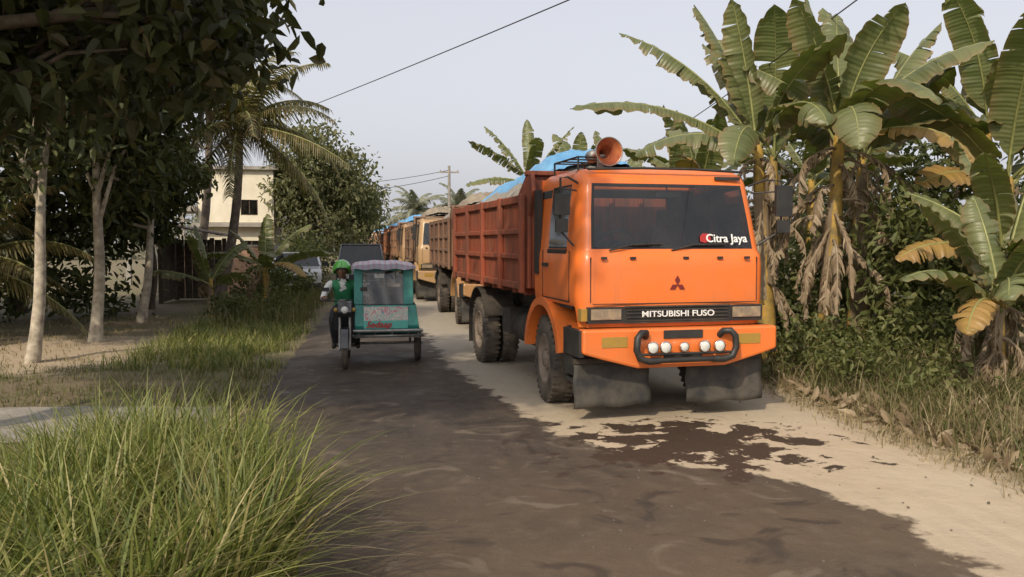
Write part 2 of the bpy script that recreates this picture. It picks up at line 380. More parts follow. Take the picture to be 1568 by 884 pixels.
# ------------------------------------------------------------------ truck
def wheel_mb(mb,cx,cy,cz,R=.5,wd=.26,side=-1,seg=40,lugs=True):
    h=wd/2
    mb.lathe((cx,cy,cz),[(-h*.85,R*.56),(-h,R*.66),(-h,R*.86),(-h*.86,R*.965),(-h*.6,R),(h*.6,R),(h*.86,R*.965),(h,R*.86),(h,R*.66),(h*.85,R*.56)],seg,0)
    if lugs:
        for k in range(34):
            for sg in (-1,1):
                q=2*pi*(k+.25*sg)/34; T=Matrix.Translation((cx,cy,cz))@Matrix.Rotation(q,4,'X')
                lo=(min(sg*h*.35,sg*h*.93),-.018,R*.965); hi=(max(sg*h*.35,sg*h*.93),.018,R*1.018)
                mb.box(lo,hi,0,T)
    o=side*h
    mb.lathe((cx,cy,cz),[(o*.88,R*.6),(o*.98,R*.57),(o*.8,R*.53),(o*.35,R*.48),(o*.25,R*.30),(o*.55,R*.26),(o*.6,R*.2),(o*.95,R*.17),(o*1.0,.001)],28,1)
    mb.lathe((cx,cy,cz),[(-o*.5,R*.57),(-o*.5,.001)],20,1)
    for k in range(8):
        q=2*pi*k/8; a,b=cos(q)*R*.23,sin(q)*R*.23
        mb.lathe((cx+o*.6,cy+a,cz+b),[(0,.018),(o*.2,.018),(o*.2,.001)],6,1,smooth=False)
    for k in range(6):
        q=2*pi*k/6+.2; a,b=cos(q)*R*.39,sin(q)*R*.39
        mb.lathe((cx+o*.33,cy+a,cz+b),[(0,.035),(.004*side,.034),(.004*side,.001)],10,2,smooth=False)

def build_truck():
    parts=[]
    E=empty('dump_truck')
    def cols(W,yf,yb=1.68):
        f=lambda x: yf+.05*(x/W)**2
        Lc=[(-W,yb),(-W,1.18),(-W,.52),(-W,yf+.21),(-W+.012,yf+.14),(-W+.045,yf+.085),(-W+.09,f(-W+.09)+.008)]
        xsn=[-W+.13,-W+.16,-.6,-.3,0,.3,.6,W-.16,W-.13]
        R_=[(-a,b) for a,b in reversed(Lc)]
        return Lc+[(x,f(x)) for x in xsn]+R_
    rows=[(.99,1.06,.02,1.68),(1.10,1.075,.0,1.68),(1.3,1.08,.0,1.68),(1.62,1.08,.0,1.68),(1.74,1.075,.015,1.68),(1.785,1.062,.05,1.68),(1.805,1.06,.055,1.68),(1.825,1.058,.06,1.68),
          (2.15,1.035,.14,1.68),(2.48,1.00,.22,1.67),(2.50,.998,.227,1.67),(2.54,.99,.24,1.66),(2.61,.97,.29,1.64),(2.66,.92,.38,1.58),(2.685,.80,.52,1.48)]
    C=[cols(*r[1:3],yb=r[3]) for r in rows]; nc=len(C[0]); V=[]
    for r,c in zip(rows,C):
        for (x,y) in c:
            z=r[0]
            if r is rows[0] and y>.2: z=1.2
            if r is rows[1] and y>.2: z=1.22
            V.append((x,y,z))
    gl_rows=range(7,9); rb_rows=(6,9)
    sh=MB(); shell_faces=[];glass_f=[];rub_f=[]
    for j in range(len(rows)-1):
        for i in range(nc-1):
            q=(j*nc+i,j*nc+i+1,(j+1)*nc+i+1,(j+1)*nc+i)
            front= 8<=i<=13; rubc= i in(7,14); side= i in (1,nc-3)
            if j in gl_rows and (front or side): glass_f.append(q)
            elif (j in gl_rows and rubc) or (j in rb_rows and 7<=i<=14): rub_f.append(q)
            elif j in rb_rows and side: rub_f.append(q)
            else: shell_faces.append(q)
    sh.add(V,shell_faces,0,True)
    top=(len(rows)-1)*nc; sh.add(V[top:top+nc],[tuple(range(nc))],0,False)
    yb=1.66
    sh.box((-1.04,yb-.03,1.2),(1.04,yb,1.9),0); sh.box((-1.0,yb-.03,2.42),(1.0,yb,2.62),0)
    sh.box((-1.03,yb-.03,1.9),(-.62,yb,2.42),0); sh.box((.62,yb-.03,1.9),(1.03,yb,2.42),0)
    parts.append(sh.obj('cab_shell',['paint'],E,fix=True))
    g=MB(); g.add(V,glass_f,0,True); parts.append(g.obj('windscreen_and_windows',['glass'],E))
    g=MB(); g.add(V,rub_f,0,True); parts.append(g.obj('window_seals',['rubber'],E))
    d=MB()
    for sx in(-1,1):
        x0=sx*1.078; x1=sx*1.084
        a,b=min(x0,x1),max(x0,x1)
        for y in (.36,1.34): d.box((a,y,1.24),(b,y+.014,1.79),0)
        d.box((a,.36,1.235),(b,1.354,1.25),0)
        d.box((min(sx*1.08,sx*1.11),1.12,1.60),(max(sx*1.08,sx*1.11),1.3,1.64),0)
        d.box((min(sx*1.04,sx*1.10),1.5,1.5),(max(sx*1.04,sx*1.10),1.64,2.5),0)
        d.box((min(sx*1.048,sx*1.072),.50,1.75),(max(sx*1.048,sx*1.072),1.2,1.80),0)
        d.box((sx*.955-.004,.034,1.25),(sx*.955+.004,.05,1.72),0)
    d.box((-.94,-.004,1.232),(.94,.01,1.24),0)
    for a,b in ((-.75,-.15),(-.05,.62)):
        d.tube([(a,.045,1.79),(a+.25,.03,1.85),(b,.035,1.86)],.010,6,0)
    for x in(-.82,-.5,.1,.5,.82): d.box((x-.03,-.004,1.70),(x+.03,.02,1.725),0)
    d.box((.55,.235,2.555),(.85,.262,2.59),0)
    d.tube([(-.9,.30,2.65),(-.3,.235,2.665),(.3,.235,2.665),(.9,.30,2.65)],.015,6,0)
    parts.append(d.obj('cab_trim',['black'],E))
    g=MB()
    g.box((-1.0,-.012,1.035),(1.0,.05,1.205),0)
    for k in range(4): g.box((-.58,-.03,1.05+k*.038),(.58,-.012,1.062+k*.038),1)
    g.box((-.60,-.034,1.198),(.60,-.010,1.214),1); g.box((-.60,-.034,1.03),(.60,-.010,1.045),1)
    for sx in(-1,1):
        a,b=sorted((sx*.64,sx*.97)); g.box((a,-.030,1.075),(b,-.013,1.185),2)
        g.box((a+.1,-.035,1.085),(b-.1,-.031,1.175),3)
        a,b=sorted((sx*.985,sx*1.065)); g.box((a,.01,1.06),(b,.12,1.19),4)
    parts.append(g.obj('grille',['black','chassis','beige','beige','amber'],E,bevel=.006))
    g=MB(); g.prism([(-1.1,.985),(1.1,.985),(1.1,.74),(.9,.68),(.5,.575),(-.5,.575),(-.9,.68),(-1.1,.74)],-.15,.02,'y',0)
    parts.append(g.obj('bumper',['paint'],E,bevel=.025))
    g=MB()
    for sx in(-1,1):
        a,b=sorted((sx*1.07,sx*1.125)); g.box((a,-.10,.70),(b,.42,.975),0)
        a,b=sorted((sx*.62,sx*.9)); g.box((a,-.156,.80),(b,-.151,.91),1)
        a,b=sorted((sx*.84,sx*1.1)); g.box((a,.2,.48),(b,.5,.70),0)
        a,b=sorted((sx*.8,sx*1.09)); g.box((a,.18,.40),(b,.5,.44),0)
        g.box((a+.03,.45,.42),(a+.07,.49,.98),0); g.box((b-.07,.45,.42),(b-.03,.49,.98),0)
    g.box((-.22,-.165,.88),(.22,-.151,.965),0)
    g.box((-.22,-.157,.66),(.22,-.151,.72),0)
    parts.append(g.obj('bumper_corners_and_lamps',['black','amber'],E,bevel=.01))
    g=MB()
    for sx in(-1,1):
        g.tube([(sx*.3,-.24,.665),(sx*.42,-.25,.66),(sx*.52,-.25,.69),(sx*.56,-.25,.78),(sx*.55,-.25,.90),(sx*.50,-.24,.955),(sx*.44,-.2,.95),(sx*.42,-.14,.90)],.036,10,0)
    g.tube([(-.3,-.24,.665),(.3,-.24,.665)],.028,10,0)
    g.tube([(-.52,-.24,.73),(.52,-.24,.73)],.014,8,0)
    for x in (-.3,.3): g.tube([(x,-.24,.665),(x,-.14,.66)],.02,8,0)
    parts.append(g.obj('lamp_guard_bar',['black'],E))
    g=MB()
    for x in (-.38,-.24,-.03,.20,.37):
        r=.062 if x!=-.03 else .05
        g.lathe((x,-.25,.80),[(.10,.02),(.06,r*.8),(0,r),(-.012,r),(-.012,r*.86)],20,0,'y')
        g.lathe((x,-.25,.80),[(-.006,r*.88),(-.018,r*.55),(-.022,.001)],20,1 ,'y')
    parts.append(g.obj('spot_lamps',['chrome','lens'],E))
    g=MB()
    for a,b in ((-1.12,-.27),(.16,1.06)):
        def ff(u,v,a=a,b=b): 
            x=a+(b-a)*u; z=.15+(.63-.15)*v
            return (x+.01*sin(v*9),.12-.05*(1-v)+.018*sin(x*9+v*3),z+.012*sin(x*13)*(1-v))
        g.grid(16,8,ff)
        g.box((a,.09,.61),(b,.15,.66),1)
    f=g.obj('mudflaps',['flap','chassis'],E,fix=False); f.modifiers.new('s','SOLIDIFY').thickness=.012; parts.append(f)
    g=MB()
    for sx in(-1,1):
        def arc(R0,a0,a1,n=16): return [(1.28+R0*cos(radians(a0+(a1-a0)*k/n)),.52+R0*sin(radians(a0+(a1-a0)*k/n))) for k in range(n+1)]
        po=arc(.72,8,168); pi_=arc(.63,8,168)
        n=len(po)
        for k in range(n-1):
            x0,x1=sx*.72,sx*1.13
            V4=[(x,y,z) for x in (x0,x1) for (y,z) in (po[k],po[k+1],pi_[k+1],pi_[k])]
            g.add(V4,[(0,1,2,3),(7,6,5,4),(0,4,5,1),(1,5,6,2),(2,6,7,3),(3,7,4,0)],0)
    parts.append(g.obj('front_fenders',['paint'],E))
    for sx in(-1,1):
        g=MB(); wheel_mb(g,0,0,0,.505,.27,sx); w_=g.obj('front_wheel',['tyre','rim','black'],E); w_.location=(sx*.95,1.30,.508); w_.rotation_euler[2]=radians(-4); parts.append(w_)
        g=MB(); wheel_mb(g,0,0,0,.505,.25,sx); wheel_mb(g,-sx*.3,0,0,.505,.25,sx); w_=g.obj('rear_wheels',['tyre','rim','black'],E); w_.location=(sx*.99,4.78,.508); parts.append(w_)
    g=MB()
    for sx in(-1,1):
        a,b=sorted((sx*.36,sx*.46)); g.box((a,.4,.72),(b,6.35,.95),0)
        a,b=sorted((sx*.34,sx*.48)); g.box((a,1.95,.96),(b,6.4,1.2),0)
    for y in (.6,2.0,3.2,4.2,5.4,6.3): g.box((-.355,y,.76),(.355,y+.1,.9),0)
    g.tube([(-.9,1.3,.5),(.9,1.3,.5)],.06,8,0); g.tube([(-.9,4.78,.5),(.9,4.78,.5)],.09,8,0)
    g.lathe((0,4.78,.5),[(-.22,.1),(-.12,.2),(.12,.2),(.22,.1)],16,0)
    g.tube([(0,1.8,.7),(0,4.6,.52)],.05,8,0)
    g.lathe((-.78,2.3,.72),[(0,.001),(0,.22),(.75,.22),(.75,.001)],20,0,'y')
    g.box((.55,2.3,.5),(1.0,3.1,.95),0); g.box((-1.0,3.2,.6),(-.55,3.65,.95),0)
    g.box((-.42,.5,.55),(.42,1.7,1.15),0)
    g.box((-.9,.12,.66),(.9,.2,.98),0)
    for sx in(-1,1):
        po=[(4.78+.62*cos(radians(a)),.55+.62*sin(radians(a))) for a in range(15,171,12)]
        for k in range(len(po)-1):
            x0,x1=sx*.66,sx*1.14; (y0,z0),(y1,z1)=po[k],po[k+1]
            V4=[(x,y,z+t) for x in(x0,x1) for (y,z,t) in((y0,z0,0),(y1,z1,0),(y1,z1,.02),(y0,z0,.02))]
            g.add(V4,[(0,1,2,3),(7,6,5,4),(0,4,5,1),(1,5,6,2),(2,6,7,3),(3,7,4,0)],0)
        a,b=sorted((sx*.7,sx*1.12)); g.box((a,5.46,.25),(b,5.48,.75),0)
    parts.append(g.obj('chassis',['chassis'],E))
    g=MB(); W=1.12; y0,y1=1.98,6.6; z0,z1=1.30,2.42
    for sx in(-1,1):
        a,b=sorted((sx*W,sx*(W-.05))); g.box((a,y0+.05,z0),(b,y1-.05,z1),0)
        for z,h in((z0-.02,.09),(1.66,.07),(1.98,.07),(z1-.05,.10)):
            a,b=sorted((sx*(W+.001),sx*(W+.045))); g.box((a,y0+.06,z),(b,y1-.04,z+h),0)
        for k in range(5):
            y=y0+.0+ (y1-y0-.12)*k/4; a,b=sorted((sx*(W+.002),sx*(W+.062))); g.box((a,y,z0-.06),(b,y+.12,z1+.06),0)
        a,b=sorted((sx*(W-.02),sx*(W-.07)))
        g.prism([(1.80,2.72),(2.03,2.72),(2.5,2.44),(2.5,z0),(1.93,z0),(1.93,2.2),(1.74,2.5)],a,b,'x',0)
    g.box((-W+.075,y0-.03,z0),(W-.075,y0+.02,2.70),0)
    for x in(-.8,-.4,0,.4,.8): g.box((x-.03,y0-.07,z0),(x+.03,y0-.032,2.66),0)
    g.box((-W+.0,y0-.09,2.702),(W,y0+.06,2.76),0)
    g.box((-W+.06,y1-.045,z0),(W-.06,y1,z1),0)
    g.box((-W+.055,y0+.03,z0),(W-.055,y1-.05,z0+.05),0)
    for y in np.arange(2.2,6.5,.6): g.box((-W+.06,y,z0-.1),(W-.06,y+.08,z0-.002),0)
    parts.append(g.obj('dump_body',['dump'],E,bevel=.012))
    g=MB()
    def hz(x,y):
        t=(y-y0)/(y1-y0)
        ex=max(0,1-(abs(x+.12)/1.0)**2.0) if x>-.12 else max(0,1-(abs(x+.12)/.96)**2.3)
        ends=min(1,max(0,(1-t)/.12))
        pk=.58*math.exp(-((t-.18)/.30)**2)+.40*math.exp(-((t-.66)/.30)**2)
        return 2.41+ ex*pk*ends + ex*(.07*mn.noise(Vector((x*3,y*3,5)))+.03*mn.noise(Vector((x*11,y*11,5))))
    g.grid(36,70,lambda u,v:(-1.072+2.144*u,2.01+4.54*v,hz(-1.072+2.144*u,2.01+4.54*v)))
    parts.append(g.obj('sand_load',['sand'],E,fix=False))
    g=MB()
    def tf(u,v):
        y=2.02+4.1*v; lim=.80+.11*mn.noise(Vector((y*2,9,0)))
        s=2*u-1; x=-.1+lim*s
        edge=1-max(abs(s),abs(2*v-1) if v>.5 else 0)**6
        return (x,y,hz(x,y)-.012+edge*(.045+.06*abs(mn.noise(Vector((x*5,y*2.5,3))))+.03*mn.noise(Vector((x*14,y*9,3)))+.06*math.exp(-((v-.15)/.2)**2)))
    g.grid(48,110,tf); parts.append(g.obj('tarpaulin',['tarp'],E,fix=False))
    g=MB()
    g.box((-.98,.16,1.5),(.98,.5,1.78),0); g.box((-1.0,.5,1.15),(1.0,1.6,1.3),0)
    for x in(-.55,.55):
        g.box((x-.25,.95,1.3),(x+.25,1.45,1.5),1); g.box((x-.22,1.40,1.5),(x+.22,1.55,2.05),1); g.box((x-.13,1.40,2.07),(x+.13,1.5,2.27),1)
    g.box((.45,.20,1.781),(.62,.32,1.90),0); g.box((-.15,.3,1.781),(.1,.42,1.84),0)
    g.tube([(.02,.34,2.47),(.02,.30,2.42)],.01,5,0); g.box((-.12,.28,2.36),(.16,.31,2.42),0)
    # lining on rear wall, doors and roof
    g.box((-1.03,1.60,1.31),(1.03,1.625,1.90),0); g.box((-.98,1.60,2.42),(.98,1.625,2.52),0)
    g.box((-1.0,1.60,1.90),(-.62,1.625,2.42),0); g.box((.62,1.60,1.90),(1.0,1.625,2.42),0)
    for sx in(-1,1):
        a,b=sorted((sx*1.055,sx*1.03)); g.box((a,.35,1.31),(b,1.59,1.74),0)
        a,b=sorted((sx*1.01,sx*.985)); g.box((a,1.2,1.9),(b,1.59,2.48),0)
    g.box((-.95,.42,2.555),(.95,1.56,2.575),0)
    parts.append(g.obj('cab_interior',['interior','seat'],E,bevel=.012))
    g=MB(); c=Vector((-.5,.55,1.88)); T=Matrix.Translation(c)@Matrix.Rotation(radians(-35),4,'X')
    g.tube([T@Vector((.21*cos(2*pi*k/24),.21*sin(2*pi*k/24),0)) for k in range(24)],.014,6,0,closed=True)
    for q in(0,2.1,4.2): g.tube([T@Vector((0,0,-.02)),T@Vector((.2*cos(q),.2*sin(q),0))],.012,6,0)
    g.tube([c,(-.5,.3,1.6)],.025,6,0)
    parts.append(g.obj('steering_wheel',['black'],E))
    g=MB()
    for sx in(-1,1):
        xo=sx*(1.20 if sx<0 else 1.32); y=.16 if sx>0 else .30; hw=.085 if sx<0 else .10; zt=2.38 if sx<0 else 2.50
        g.tube([(sx*1.0,.32,2.50),(sx*1.12,y,2.56),(xo,y,2.55),(xo,y,2.0),(sx*1.07,.25,1.84)],.013,6,0)
        g.tube([(sx*1.02,.30,2.42),(xo,y,2.44)],.010,6,0)
        a,b=xo-hw,xo+hw
        g.box((a,y-.07,2.16),(b,y-.02,zt),0)
        g.box((a+.01,y-.02,2.17),(b-.01,y-.014,zt-.01),1)
        g.box((a+.02,y-.06,1.98),(b-.02,y-.02,2.12),0)
    parts.append(g.obj('mirrors',['black','chrome'],E,bevel=.025))
    g=MB()
    for x in(-.92,-.55):
        g.tube([(x,.55,2.66),(x,.55,2.80),(x,1.4,2.80),(x,1.4,2.66)],.012,6,0)
    for y in(.55,.85,1.15,1.4): g.tube([(-.92,y,2.80),(-.55,y,2.80)],.010,6,0)
    parts.append(g.obj('roof_rack',['black'],E))
    return E,parts

T1,parts=build_truck()
OR=(.82,.175,.022); DR=(.36,.075,.03)
def setcol(ps,c1,c2):
    for p in ps: p.color=(*(c2 if p.name.startswith('dump_body') else c1),1)
setcol(parts,OR,DR)
T1.location=(3.05,8.6,RZ); T1.rotation_euler[2]=radians(6)
def copy_truck(loc,rz,c1,c2,tarp=None,skip=('roof_rack',)):
    E=empty('dump_truck',loc,rz); out=[]
    for p in parts:
        if any(p.name.startswith(s) for s in skip): continue
        q=p.copy(); q.parent=E; COL.objects.link(q); out.append(q)
        if tarp and p.name.startswith('tarp'):
            q.data=p.data.copy(); q.data.materials[0]=tarp
    setcol(out,c1,c2)
    return E
tarp_b=pm('tan_tarp',(.30,.25,.18),(.2,.16,.12),5,.7,bmp=.5)
copy_truck((2.75,18.3,RZ),radians(2.5),(.42,.22,.09),(.25,.14,.085),tarp_b)
copy_truck((2.12,27.0,RZ),radians(1.5),(.46,.29,.14),(.32,.20,.12),tarp_b)
copy_truck((1.78,35.4,RZ),radians(3),(.40,.24,.12),(.36,.20,.11))
copy_truck((1.45,43.6,RZ),radians(3),(.65,.22,.07),(.5,.2,.09))
copy_truck((1.15,51.8,RZ),radians(3),(.65,.24,.09),(.5,.22,.11))
copy_truck((.8,60,RZ),radians(4),(.15,.25,.4),(.4,.25,.15))
copy_truck((.3,68.5,RZ),radians(4),(.6,.28,.14),(.4,.25,.17))
copy_truck((-.2,77,RZ),radians(4),(.5,.42,.28),(.4,.25,.17))
text('maker_lettering','MITSUBISHI FUSO',.088,(0,-.037,1.125),T1,'white',.003,sx=1.22,bold=.0012)
text('sticker_text','Citra Jaya',.125,(.60,.060,1.915),T1,'white',.002,rx=radians(76),bold=.002)
g=MB(); T=Matrix.Translation((.36,.062,1.925))@Matrix.Rotation(radians(-14),4,'X')
g.prism([(-.07,-.04),(-.02,-.055),(.05,-.04),(.06,.0),(.04,.045),(-.03,.05),(-.065,.02)],.008,.012,'y',0,T)
g.obj('sticker_patch',['red'],T1)
g=MB()
for a in(90,210,330):
    r=.048; c=Vector((cos(radians(a))*r,sin(radians(a))*r)); d=Vector((cos(radians(a)),sin(radians(a)))); e=Vector((-d.y,d.x))
    po=[c-d*r,c+e*.028,c+d*r,c-e*.028]
    g.prism([(p.x+.0,p.y+1.43) for p in po],-.012,.005,'y',0)
g.obj('emblem',['darkred'],T1)
g=MB()
hc=(-.62,.42,2.85)
g.lathe(hc,[(.42,.03),(.30,.035),(.22,.045),(.12,.07),(.04,.115),(0,.150),(-.02,.158),(-.022,.150),(.0,.138),(.04,.105),(.12,.06),(.22,.03),(.3,.001)],28,0,'y')
g.lathe(hc,[(-.024,.158),(-.03,.152),(-.024,.147)],28,1,'y')
g.lathe(hc,[(.42,.03),(.43,.07),(.56,.07),(.57,.001)],20,1,'y')
g.box((hc[0]-.03,.62,2.70),(hc[0]+.03,.70,2.84),1)
g.obj('megaphone_horn',['horn','metal'],T1,fix=False)

# ------------------------------------------------------------------ motorcycle rickshaw (becak) with rider
R0=empty('motorcycle_rickshaw',(-.60,12.75,RZ),radians(1))
teal=pm('teal_panel',(.04,.27,.23),(.025,.17,.15),7,.45,bmp=.1)
def plaid():
    m,nt,out=newmat('plaid_cover'); p=N(nt,'ShaderNodeBsdfPrincipled'); L(nt,p.outputs[0],out.inputs[0])
    co=objco(nt); s=N(nt,'ShaderNodeSeparateXYZ'); L(nt,co,s.inputs[0])
    a=math_(nt,'GREATER_THAN',math_(nt,'SINE',math_(nt,'MULTIPLY',s.outputs[0],75.0)),.2)
    b=math_(nt,'GREATER_THAN',math_(nt,'SINE',math_(nt,'MULTIPLY',s.outputs[1],75.0)),.2)
    c=mixc(nt,math_(nt,'MULTIPLY',a,.6),(.46,.42,.44),(.46,.16,.20)); c=mixc(nt,math_(nt,'MULTIPLY',b,.5),c,(.24,.30,.42))
    L(nt,c,p.inputs['Base Color']); p.inputs['Roughness'].default_value=.6; return m
def banner():
    m,nt,out=newmat('printed_banner'); p=N(nt,'ShaderNodeBsdfPrincipled'); L(nt,p.outputs[0],out.inputs[0])
    co=objco(nt); n=noise_(nt,11,4,.6,co,2.0); s=N(nt,'ShaderNodeSeparateXYZ'); L(nt,co,s.inputs[0])
    c=ramp(nt,n,[(.36,(.55,.46,.40)),(.44,(.10,.40,.34)),(.5,(.65,.60,.55)),(.55,(.5,.16,.17)),(.64,(.12,.34,.42))],'CONSTANT')
    low=math_(nt,'LESS_THAN',s.outputs[2],.70)
    c=mixc(nt,low,c,(.06,.36,.30)); L(nt,c,p.inputs['Base Color']); p.inputs['Roughness'].default_value=.4; return m
g=MB()
def xr(z):
    t=(z-.5)/1.05; return (.15-.02*t, 1.12-.14*t)
def ring(z,yf,yb):
    a,b=xr(z); return [(a,yf,z),(b,yf,z),(b,yb,z),(a,yb,z)]
lv=[(.50,.20,1.45),(.62,.14,1.47),(.93,.20,1.48)]
V=[];F=[]
for z,yf,yb in lv: V+=ring(z,yf,yb)
for k in range(len(lv)-1):
    for i in range(4): F.append((k*4+i,k*4+(i+1)%4,(k+1)*4+(i+1)%4,(k+1)*4+i))
F.append((0,1,2,3)); g.add(V,F,0)
a,b=xr(1.2); ZT=1.52
for x0,x1 in ((a,a+.13),(b-.15,b)):
    g.add([(x0,.215,.935),(x1,.215,.935),(x1,.34,ZT),(x0,.34,ZT),(x0,.24,.935),(x1,.24,.935),(x1,.365,ZT),(x0,.365,ZT)],[(0,1,2,3),(7,6,5,4),(0,4,5,1),(1,5,6,2),(2,6,7,3),(3,7,4,0)],0)
g.box((a,.33,1.44),(b,.36,ZT),0)
g.box((a,1.40,.93),(b,1.44,1.10),0); g.box((a,1.40,1.11),(a+.1,1.44,ZT),0); g.box((b-.1,1.40,1.11),(b,1.44,ZT),0); g.box((a+.1,1.40,1.45),(b-.1,1.44,ZT),0)
g.box((a,1.05,.93),(a+.02,1.40,ZT),0); g.box((b-.02,1.05,.93),(b,1.40,ZT),0)
for xx in (a,b): g.add([(xx,.24,.95),(xx,.42,.95),(xx,.50,ZT),(xx,.37,ZT)],[(0,1,2,3)],0)
g.obj('sidecar_body',[teal],R0,bevel=.012)
g=MB()
def rf(u,v):
    x=a-.04+(b-a+.08)*u; y=.20+1.32*v
    return (x,y,1.525+.055*(1-(2*u-1)**4) -.03*(1-v)**6 +.008*sin(u*20+v*7))
g.grid(16,16,rf); g.add([rf(i/16,0) for i in range(17)]+[(rf(i/16,0)[0],.20,1.47+.01*sin(i*1.3)) for i in range(17)],[(i,i+1,i+18,i+17) for i in range(16)],0)
q=g.obj('sidecar_roof',[plaid()],R0,fix=False); q.modifiers.new('s','SOLIDIFY').thickness=.02
pl=glass('plastic_screen',.42,.9,.6)
g=MB(); g.grid(14,10,lambda u,v:(a+.13+(b-a-.28)*u,.228+.11*v+.008*sin(u*16+v*3),.94+.50*v),0); g.obj('sidecar_screen',[pl],R0,fix=False)
g=MB(); g.grid(10,8,lambda u,v:(.28+.66*u,.130-.012*sin(pi*u)+(v*.048),.58+.33*v),0); g.obj('sidecar_banner',[banner()],R0,fix=False)
text('banner_text','Sedaap',.135,(.50,.106,.64),R0,'red',.003,bold=.003,shear=.3)
g=MB()
g.tube([(.12,.13,.47),(1.16,.13,.47),(1.16,1.5,.47),(.12,1.5,.47)],.022,8,0,closed=True)
g.tube([(.12,.10,.55),(1.16,.10,.55)],.024,8,0)
for x in(.2,.45,.7,.95): g.tube([(x,.10,.55),(x,.13,.47)],.012,6,0)
g.box((.15,.14,.44),(1.12,1.48,.465),0)
g.tube([(.12,.4,.42),(-.05,.5,.42)],.02,8,0); g.tube([(.12,1.2,.42),(-.05,1.2,.42)],.02,8,0)
g.tube([(.2,.85,.28),(1.2,.85,.28)],.02,8,0)
g.tube([(1.0,.85,.28),(1.0,.6,.45)],.018,6,0);g.tube([(1.0,.85,.28),(1.0,1.1,.45)],.018,6,0)
g.obj('sidecar_frame',['metal'],R0)
g=MB(); g.box((.24,.95,.5),(1.02,1.38,.78),0); g.box((.24,1.3,.78),(1.02,1.39,1.15),0); g.obj('sidecar_seat',['seat'],R0,bevel=.03)
def bikewheel(mb,c,R,tw):
    mb.lathe(c,[(-tw,R-.05),(-tw,R-.02),(-tw*.5,R),(tw*.5,R),(tw,R-.02),(tw,R-.05),(-tw,R-.05)],32,0)
    mb.lathe(c,[(-tw*.7,R-.05),(-tw*.7,R-.075),(tw*.7,R-.075),(tw*.7,R-.05)],32,1)
    mb.lathe(c,[(-.05,.001),(-.05,.035),(.05,.035),(.05,.001)],12,1)
    for k in range(14):
        q=2*pi*k/14; s_=(-1)**k*.035
        mb.tube([(c[0]+s_,c[1]+.03*cos(q+.4),c[2]+.03*sin(q+.4)),(c[0],c[1]+(R-.06)*cos(q),c[2]+(R-.06)*sin(q))],.003,4,1,False)
g=MB(); bikewheel(g,(1.12,.85,.26),.26,.045); g.obj('sidecar_wheel',['tyre','metal'],R0)
g=MB(); bikewheel(g,(0,0,.28),.28,.042); bikewheel(g,(0,1.25,.28),.28,.05); g.obj('motorcycle_wheels',['tyre','metal'],R0)
bk=pm('bike_paint',(.03,.03,.035),(.015,.015,.018),8,.3,coat=.6)
g=MB()
for sx in(-1,1):
    g.tube([(sx*.075,0,.28),(sx*.075,.12,.60),(sx*.07,.24,.92)],.02,8,1)
    g.tube([(sx*.12,1.25,.28),(sx*.13,1.12,.62)],.02,8,1)
    g.tube([(sx*.075,1.25,.28),(sx*.08,.75,.32)],.022,8,0)
po=[(.33*cos(radians(t)),.28+.33*sin(radians(t))) for t in range(20,171,15)]
for k in range(len(po)-1):
    V4=[(x,y,z+t) for x in(-.055,.055) for (y,z,t) in((*po[k],0),(*po[k+1],0),(*po[k+1],.012),(*po[k],.012))]
    g.add(V4,[(0,1,2,3),(7,6,5,4),(0,4,5,1),(1,5,6,2),(2,6,7,3),(3,7,4,0)],0)
g.prism([(.26,.92),(.34,.92),(.52,.62),(.62,.50),(.75,.45),(.75,.30),(.5,.30),(.36,.5)],-.07,.07,'x',0)
for sx in(-1,1):
    g.prism([(.20,.90),(.28,.90),(.38,.62),(.50,.38),(.42,.34),(.26,.55)],*sorted((sx*.08,sx*.17)),'x',0)
g.prism([(.60,.66),(1.62,.74),(1.66,.66),(1.3,.52),(.8,.46),(.62,.52)],-.10,.10,'x',0)
g.lathe((0,.62,.36),[(-.13,.001),(-.13,.10),(.13,.10),(.13,.001)],16,1)
g.prism([(.06,.84),(.12,.98),(.30,1.02),(.36,.92),(.26,.78),(.12,.76)],-.10,.10,'x',0)
g.tube([(.11,.75,.26),(.13,1.1,.28),(.14,1.6,.36)],[.03,.045,.05],10,1)
g.obj('motorcycle_body',[bk,'metal'],R0,bevel=.015)
g=MB(); g.prism([(.62,.70),(.75,.76),(1.1,.78),(1.5,.82),(1.55,.77),(1.5,.745),(.66,.668)],-.12,.12,'x',0); g.obj('motorcycle_seat',['black'],R0,bevel=.03)
g=MB()
g.tube([(-.36,.36,1.0),(-.26,.31,1.01),(-.12,.28,.985),(.12,.28,.985),(.26,.31,1.01),(.36,.36,1.0)],.013,8,0)
for sx in(-1,1):
    g.tube([(sx*.36,.36,1.0),(sx*.25,.305,1.01)],.019,8,0)
    g.tube([(sx*.22,.29,1.01),(sx*.27,.26,1.16)],.006,6,0)
    g.box((sx*.28-.05,.255,1.14),(sx*.28+.05,.27,1.20),0)
    g.tube([(sx*.35,.33,.995),(sx*.22,.25,.99)],.006,5,0)
g.tube([(-.2,.72,.26),(.2,.72,.26)],.012,6,0)
g.obj('handlebar_and_mirrors',['black'],R0)
g=MB(); g.lathe((0,.075,.87),[(.05,.05),(0,.056),(-.02,.04),(-.026,.001)],20,0,'y')
for sx in(-1,1): g.lathe((sx*.13,.11,.87),[(.03,.03),(0,.034),(-.012,.001)],12,1,'y')
g.obj('motorcycle_headlamp',['lens','amber'],R0)

